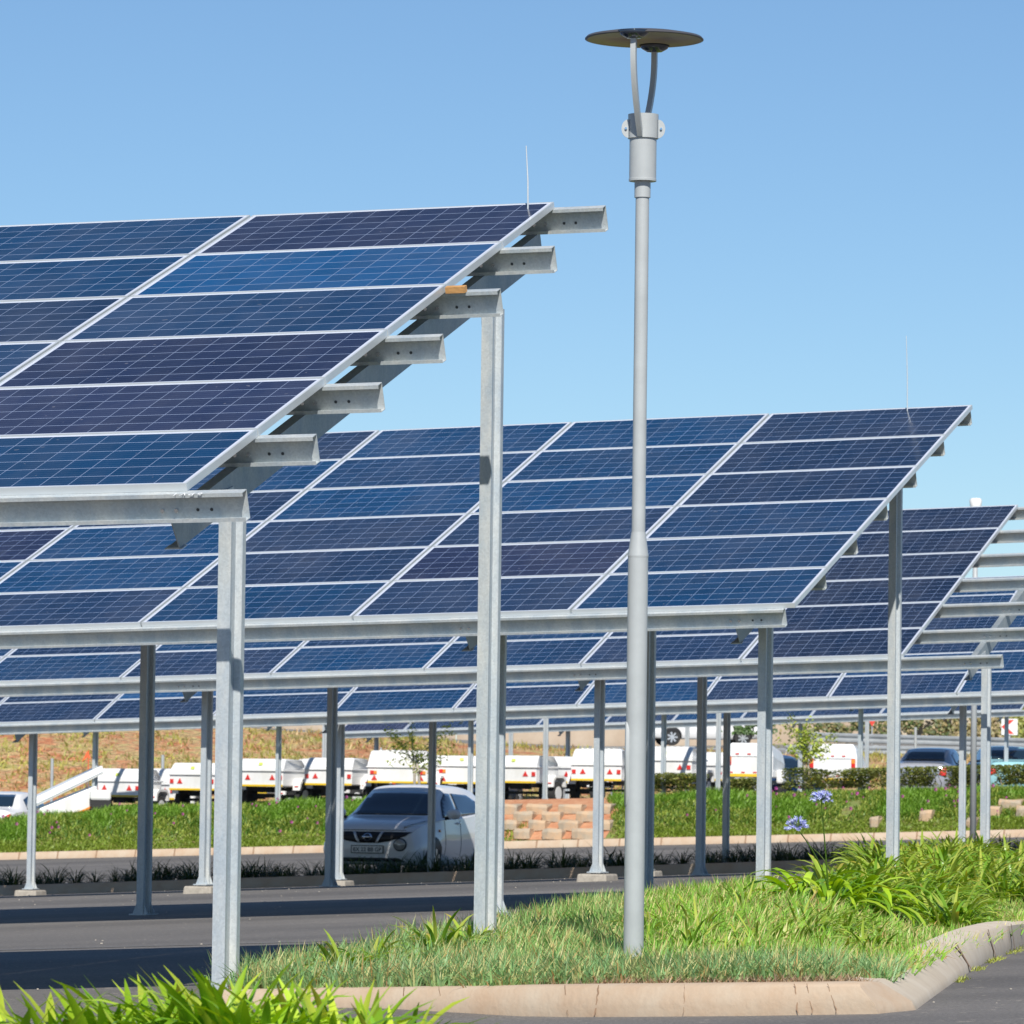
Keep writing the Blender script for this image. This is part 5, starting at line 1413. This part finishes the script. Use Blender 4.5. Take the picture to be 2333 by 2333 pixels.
# ================================================================ UPPER ROAD FURNITURE
def wall_strip(name, pxa, pxb, ya, yb, d, h, m, label, th_=.3, panels=0):
    A = at_d(pxa, ya, d); B = at_d(pxb, yb, d); mb = MB()
    n = max(panels, 1)
    root = empty(name, A, 0, label, 'wall'); 
    for i in range(n):
        a = A.lerp(B, i/n)-A; b = A.lerp(B, (i+1)/n)-A; b = b-(b-a)*(.012 if n > 1 else 0)
        mb = MB(); mb.hexa([a-Vector((0,0,1)), b-Vector((0,0,1)), b+Vector((0,th_,-1)), a+Vector((0,th_,-1)), a+Vector((0,0,h)), b+Vector((0,0,h)), b+Vector((0,th_,h)), a+Vector((0,th_,h))])
        mb.build('wall_panel', m, root)
    return root
wall_strip('boundary_wall', -400, 1452, 1652, 1702, 216.5, 4.0, M['wall'], 'long tan panel wall along the upper road, left of the white estate car', panels=9)
wall_strip('boundary_wall', 1454, 2030, 1702, 1694, 216.5, 3.6, M['wall'], 'tan concrete panel wall behind the slim sapling', panels=4)
wall_strip('boundary_wall', 2032, 2600, 1690, 1684, 214.0, 3.8, M['wallpale'], 'pale cream wall overgrown with climbers at the right', panels=3)
# climbers over the pale wall
def bush(px, py, d, wx, wz, n, label, cols, seed, name='climbing_plant', cat='climbing plant', depth=.5):
    r = random.Random(seed); b = at_d(px, py, d); root_z = b.z; mb = MB(); st = MB()
    root = empty(name, b, 0, label, cat)
    for i in range(n):
        a = r.gauss(0, .42); z = r.random()
        if mnoise.noise(Vector((a*3, z*3, seed))) < -.12: continue
        q = Vector((a*wx, r.uniform(-depth, 0), z*wz)); c = vary(r.choice(cols), .3, r); an = r.uniform(0, 6.28); s_ = r.uniform(.05, .10)
        d1 = Vector((math.cos(an), math.sin(an)*.5, math.sin(an)))*s_; d2 = Vector((-math.sin(an), .2, math.cos(an)))*s_*.6
        n0 = len(mb.v); mb.v += [tuple(q-d1), tuple(q-d2), tuple(q+d1), tuple(q+d2)]; mb.c += [c]*4; mb.f.append((n0, n0+1, n0+2, n0+3)); mb.m.append(0)
    st.tube([(0, 0, -.1), (0, -.1, wz*.5)], [.04, .02], n=5)
    mb.build('foliage', M['leaf'], root); st.build('stem', M['bark'], root)
OL = [(.22, .20, .07), (.14, .17, .05), (.34, .26, .12), (.10, .14, .04)]
bush(1930, 1690, 213, 2.2, 1.3, 2600, 'dark scrubby bush at the foot of the wall left of the tall bare post', OL, 1, 'bush', 'bush')
bush(2085, 1690, 213.2, 1.6, 1.6, 2400, 'climber just right of the tall bare post', OL, 2)
bush(2170, 1688, 213.2, 1.1, 1.7, 1700, 'straw-coloured climber halfway along the pale wall', [(.40, .32, .16), (.30, .26, .11), (.2, .2, .07)], 3)
bush(2255, 1686, 213.2, .8, 1.6, 1200, 'dry climber beside the red chevron sign', [(.40, .32, .16), (.30, .26, .11)], 4)
bush(2325, 1686, 213.2, 1.0, 1.4, 1500, 'yellow-green shrub at the right edge behind the guardrail', [(.36, .36, .08), (.25, .28, .07)], 5)
bush(1716, 1672, 195, .8, .9, 1500, 'dark green shrub in front of the white estate car', [(.06, .12, .03), (.09, .16, .04)], 6, 'bush', 'bush')
# guardrails
def guardrail(pxa, ya, da, pxb, yb, db, label, posts, n=24):
    A = at_d(pxa, ya, da); B = at_d(pxb, yb, db); root = empty('guardrail', A, 0, label, 'guardrail')
    D = B-A; dh = D.normalized(); up = Vector((0, 0, 1)); bk = dh.cross(up)
    pr = [(0, -.16), (.05, -.13), (.05, -.07), (0, -.02), (0, .02), (.05, .07), (.05, .13), (0, .16), (-.005, .16), (.042, .125), (.042, .075), (-.008, .02), (-.008, -.02), (.042, -.075), (.042, -.125), (-.005, -.16)]
    mb = MB(); mb.prism(pr, Vector((0, 0, 0)), D, bk, up); mb.build('rail', M['rail'], root)
    for t in posts:
        p = D*t - bk*.09; mb = MB(); mb.box((p.x-.07, p.y, p.z-1.0), (p.x+.07, p.y+.1, p.z+.18)); mb.build('rail_post', M['rail'], root)
guardrail(1845, 1679, 182, 2480, 1697, 174, 'upper steel guardrail running to the right edge under the cream wall', [0.02, .2, .55, .85])
guardrail(1790, 1708, 176, 2480, 1716, 170, 'lower steel guardrail, partly hidden by the silver saloon', [0.05, .3, .6, .9])
guardrail(1300, 1712, 190, 1800, 1716, 182, 'faint guardrail below the white estate car', [.1, .5, .9])
def mast(px, pyt, d, wpx, label, name='fence_post', cat='post'):
    t = at_d(px, pyt, d); b = H(t.x, t.y) if d < 148 else t.z-1.6
    root = MB(); r = wpx/2*d/F_PX; root.tube([(0, 0, -.2), (0, 0, t.z-b)], [r, r], n=12)
    o = root.build(name, M['lamp'], loc=(t.x, t.y, b), smooth=True, angle=R_(40)); tag(o, label, cat)
mast(119, 1728, 139, 7, 'short grey steel post standing behind the open trailer')
mast(371, 1720, 139, 7, 'short grey steel post between the first two luggage trailers')
mast(868, 1703, 139, 5, 'short grey steel post left of the sapling crown')
mast(2086, 1657, 168, 6, 'slim grey post rising in front of the guardrail')
# orange flag
fl_ = at_d(199, 1722, 137); mb = MB(); mb.add([(0, 0, .13), (.02, -.01, -.02), (-.14, .01, -.16), (.10, 0, -.10)], [(0, 2, 1), (0, 1, 3)]); mb.tube([(.03, .01, -.9), (.03, .01, .15)], [.012, .012], n=6)
tag(mb.build('flag', M['flag'], loc=fl_), 'small orange warning flag beside the thin post behind the trailers', 'flag')
# road signs
def sign_chevron(px, py, d, w, h):
    c = at_d(px, py, d); root = empty('chevron_sign', c-Vector((0, 0, h/2+.5)), 0, 'white sign board with a red chevron pointing left, on the cream wall', 'road sign')
    z0 = .5; mb = MB(); mb.box((-w/2, 0, z0), (w/2, .04, z0+h)); mb.build('board', M['signw'], root)
    t = .16; zc = z0+h/2
    mb = MB(); a = [(.18, z0+.04), (-.12, zc), (.18, z0+h-.04), (.18-t*1.2, z0+h-.04), (-.12-t*1.2, zc), (.18-t*1.2, z0+.04)]
    vs = [(x, -.008, z) for x, z in a]+[(x, -.001, z) for x, z in a]
    mb.add(vs, [(0, 5, 4, 1), (1, 4, 3, 2), (6, 7, 10, 11), (7, 8, 9, 10)]+[(i, (i+1) % 6, 6+(i+1) % 6, 6+i) for i in range(6)]); mb.build('chevron', M['signr'], root)
    mb = MB(); mb.box((-.04, .045, -.3), (.04, .10, z0+h*.6)); mb.build('sign_post', M['rail'], root)
sign_chevron(2300, 1656, 205, .62, .62)
c = at_d(1987, 1652, 205); root = empty('warning_sign', c-Vector((0, 0, .9)), 0, 'red-edged triangular sign just left of the tall bare post', 'road sign')
mb = MB(); mb.add([(-.30, 0, .85), (.30, 0, .85), (0, 0, 1.37), (-.30, .03, .85), (.30, .03, .85), (0, .03, 1.37)], [(0, 1, 2), (5, 4, 3), (0, 3, 4, 1), (1, 4, 5, 2), (2, 5, 3, 0)]); 
mb.v = [(v[0], v[1], 2.22-v[2]) for v in mb.v]; mb.build('board', M['signr'], root)
mb = MB(); mb.add([(-.15, -.008, 1.30), (.15, -.008, 1.30), (0, -.008, 1.04)], [(0, 2, 1)]); mb.build('board_centre', M['signw'], root)
mb = MB(); mb.tube([(0, .05, -.3), (0, .05, 1.2)], [.03, .03], n=8); mb.build('sign_post', M['rail'], root)
# worn bay lines across the lot
mb = MB()
def strip(q0, q1, w, wd_, mb):
    n = 20
    for i in range(n):
        a, b = q0+(q1-q0)*i/n, q0+(q1-q0)*(i+1)/n
        vs = [P3(a, w, .006), P3(b, w, .006), P3(b, w+wd_, .006), P3(a, w+wd_, .006)]; mb.add(vs, [(0, 1, 2, 3)])
wl = ground_at(400, 2155).dot(NH)
strip(-26, -9.5, wl, .09, mb); strip(-30, -14, 107.0, .12, mb)
tag(mb.build('bay_line', M['paint_line']), kind='structure')

# weeds at the foot of the curved kerb, pebbles and fallen bits on the tarmac
mb = MB(); rw = random.Random(12)
for i in range(330):
    t = rw.uniform(8.0, 11.0); 
    if mnoise.noise(Vector((t*2.2, 0, 1))) < -.05: continue
    p = face_pt(t, 0)+Vector((rw.uniform(0, .06), -rw.uniform(.0, .03), .0))
    for k in range(3):
        c = vary((.42, .46, .10), .3, rw); blade(mb, (p.x+rw.uniform(-.02, .02), p.y+rw.uniform(-.03, .03), p.z), rw.uniform(0, 6.28), rw.uniform(.015, .05), .008, rw.uniform(.4, 1.3), .3, c, c)
tag(mb.build('weeds', M['leaf']), 'low yellow-green weeds along the foot of the curved kerb at right', 'weeds', kind='stuff')
mb = MB()
for i in range(700):
    q = rw.uniform(-34, -5); w = rw.choice([rw.uniform(24, 60), rw.uniform(58, 80)]); p = P3(q, w, .006)
    if in_poly(p.x, p.y, BED2D): continue
    a = rw.uniform(0, 6.28); r0 = rw.uniform(.003, .010); u0 = Vector((math.cos(a), math.sin(a), 0))*r0; v0 = Vector((-math.sin(a), math.cos(a), 0))*r0*.7; zz = Vector((0, 0, r0*.7))
    mb.hexa([p-u0-v0, p+u0-v0, p+u0+v0, p-u0+v0, p-u0*.6-v0*.6+zz, p+u0*.7-v0*.5+zz, p+u0*.6+v0*.6+zz, p-u0*.5+v0*.7+zz])
tag(mb.build('gravel', M['footing_c'] if 'footing_c' in M else M['concrete']), 'scattered pale grit and pebbles on the tarmac', 'gravel', kind='stuff')
# tufts on the dry hill
mb = MB(); rh_ = random.Random(17)
def hill_z(px, d):
    x = (px-W/2)/F_PX; prof = None
    for i in range(len(cols_h)-1):
        if cols_h[i][0] <= px <= cols_h[i+1][0]:
            t = (px-cols_h[i][0])/(cols_h[i+1][0]-cols_h[i][0]); a = lerp(d, [k[0] for k in cols_h[i][1]], [k[1] for k in cols_h[i][1]]); b = lerp(d, [k[0] for k in cols_h[i+1][1]], [k[1] for k in cols_h[i+1][1]]); return a+(b-a)*t
    return 0
for i in range(15000):
    px = rh_.uniform(-20, 2350); d = rh_.uniform(147, 168); z = hill_z(px, d); x = (px-W/2)/F_PX*d
    nv = mnoise.noise(Vector((x*.5, d*.35, 5)))
    if nv < -.18: continue
    base = (.46, .44, .12) if nv > .08 else rh_.choice([(.55, .42, .20), (.50, .33, .17), (.40, .40, .12)])
    for k in range(2):
        c = vary(base, .3, rh_); blade(mb, (x+rh_.uniform(-.1, .1), d, z-.02), rh_.uniform(0, 6.28), rh_.uniform(.10, .30), rh_.uniform(.03, .06), rh_.uniform(.1, 1.1), rh_.uniform(.2, .8), c, c)
tag(mb.build('hill_grass', M['leaf']), 'dry yellow-green grass tufts over the orange hillside', 'grass', kind='stuff')
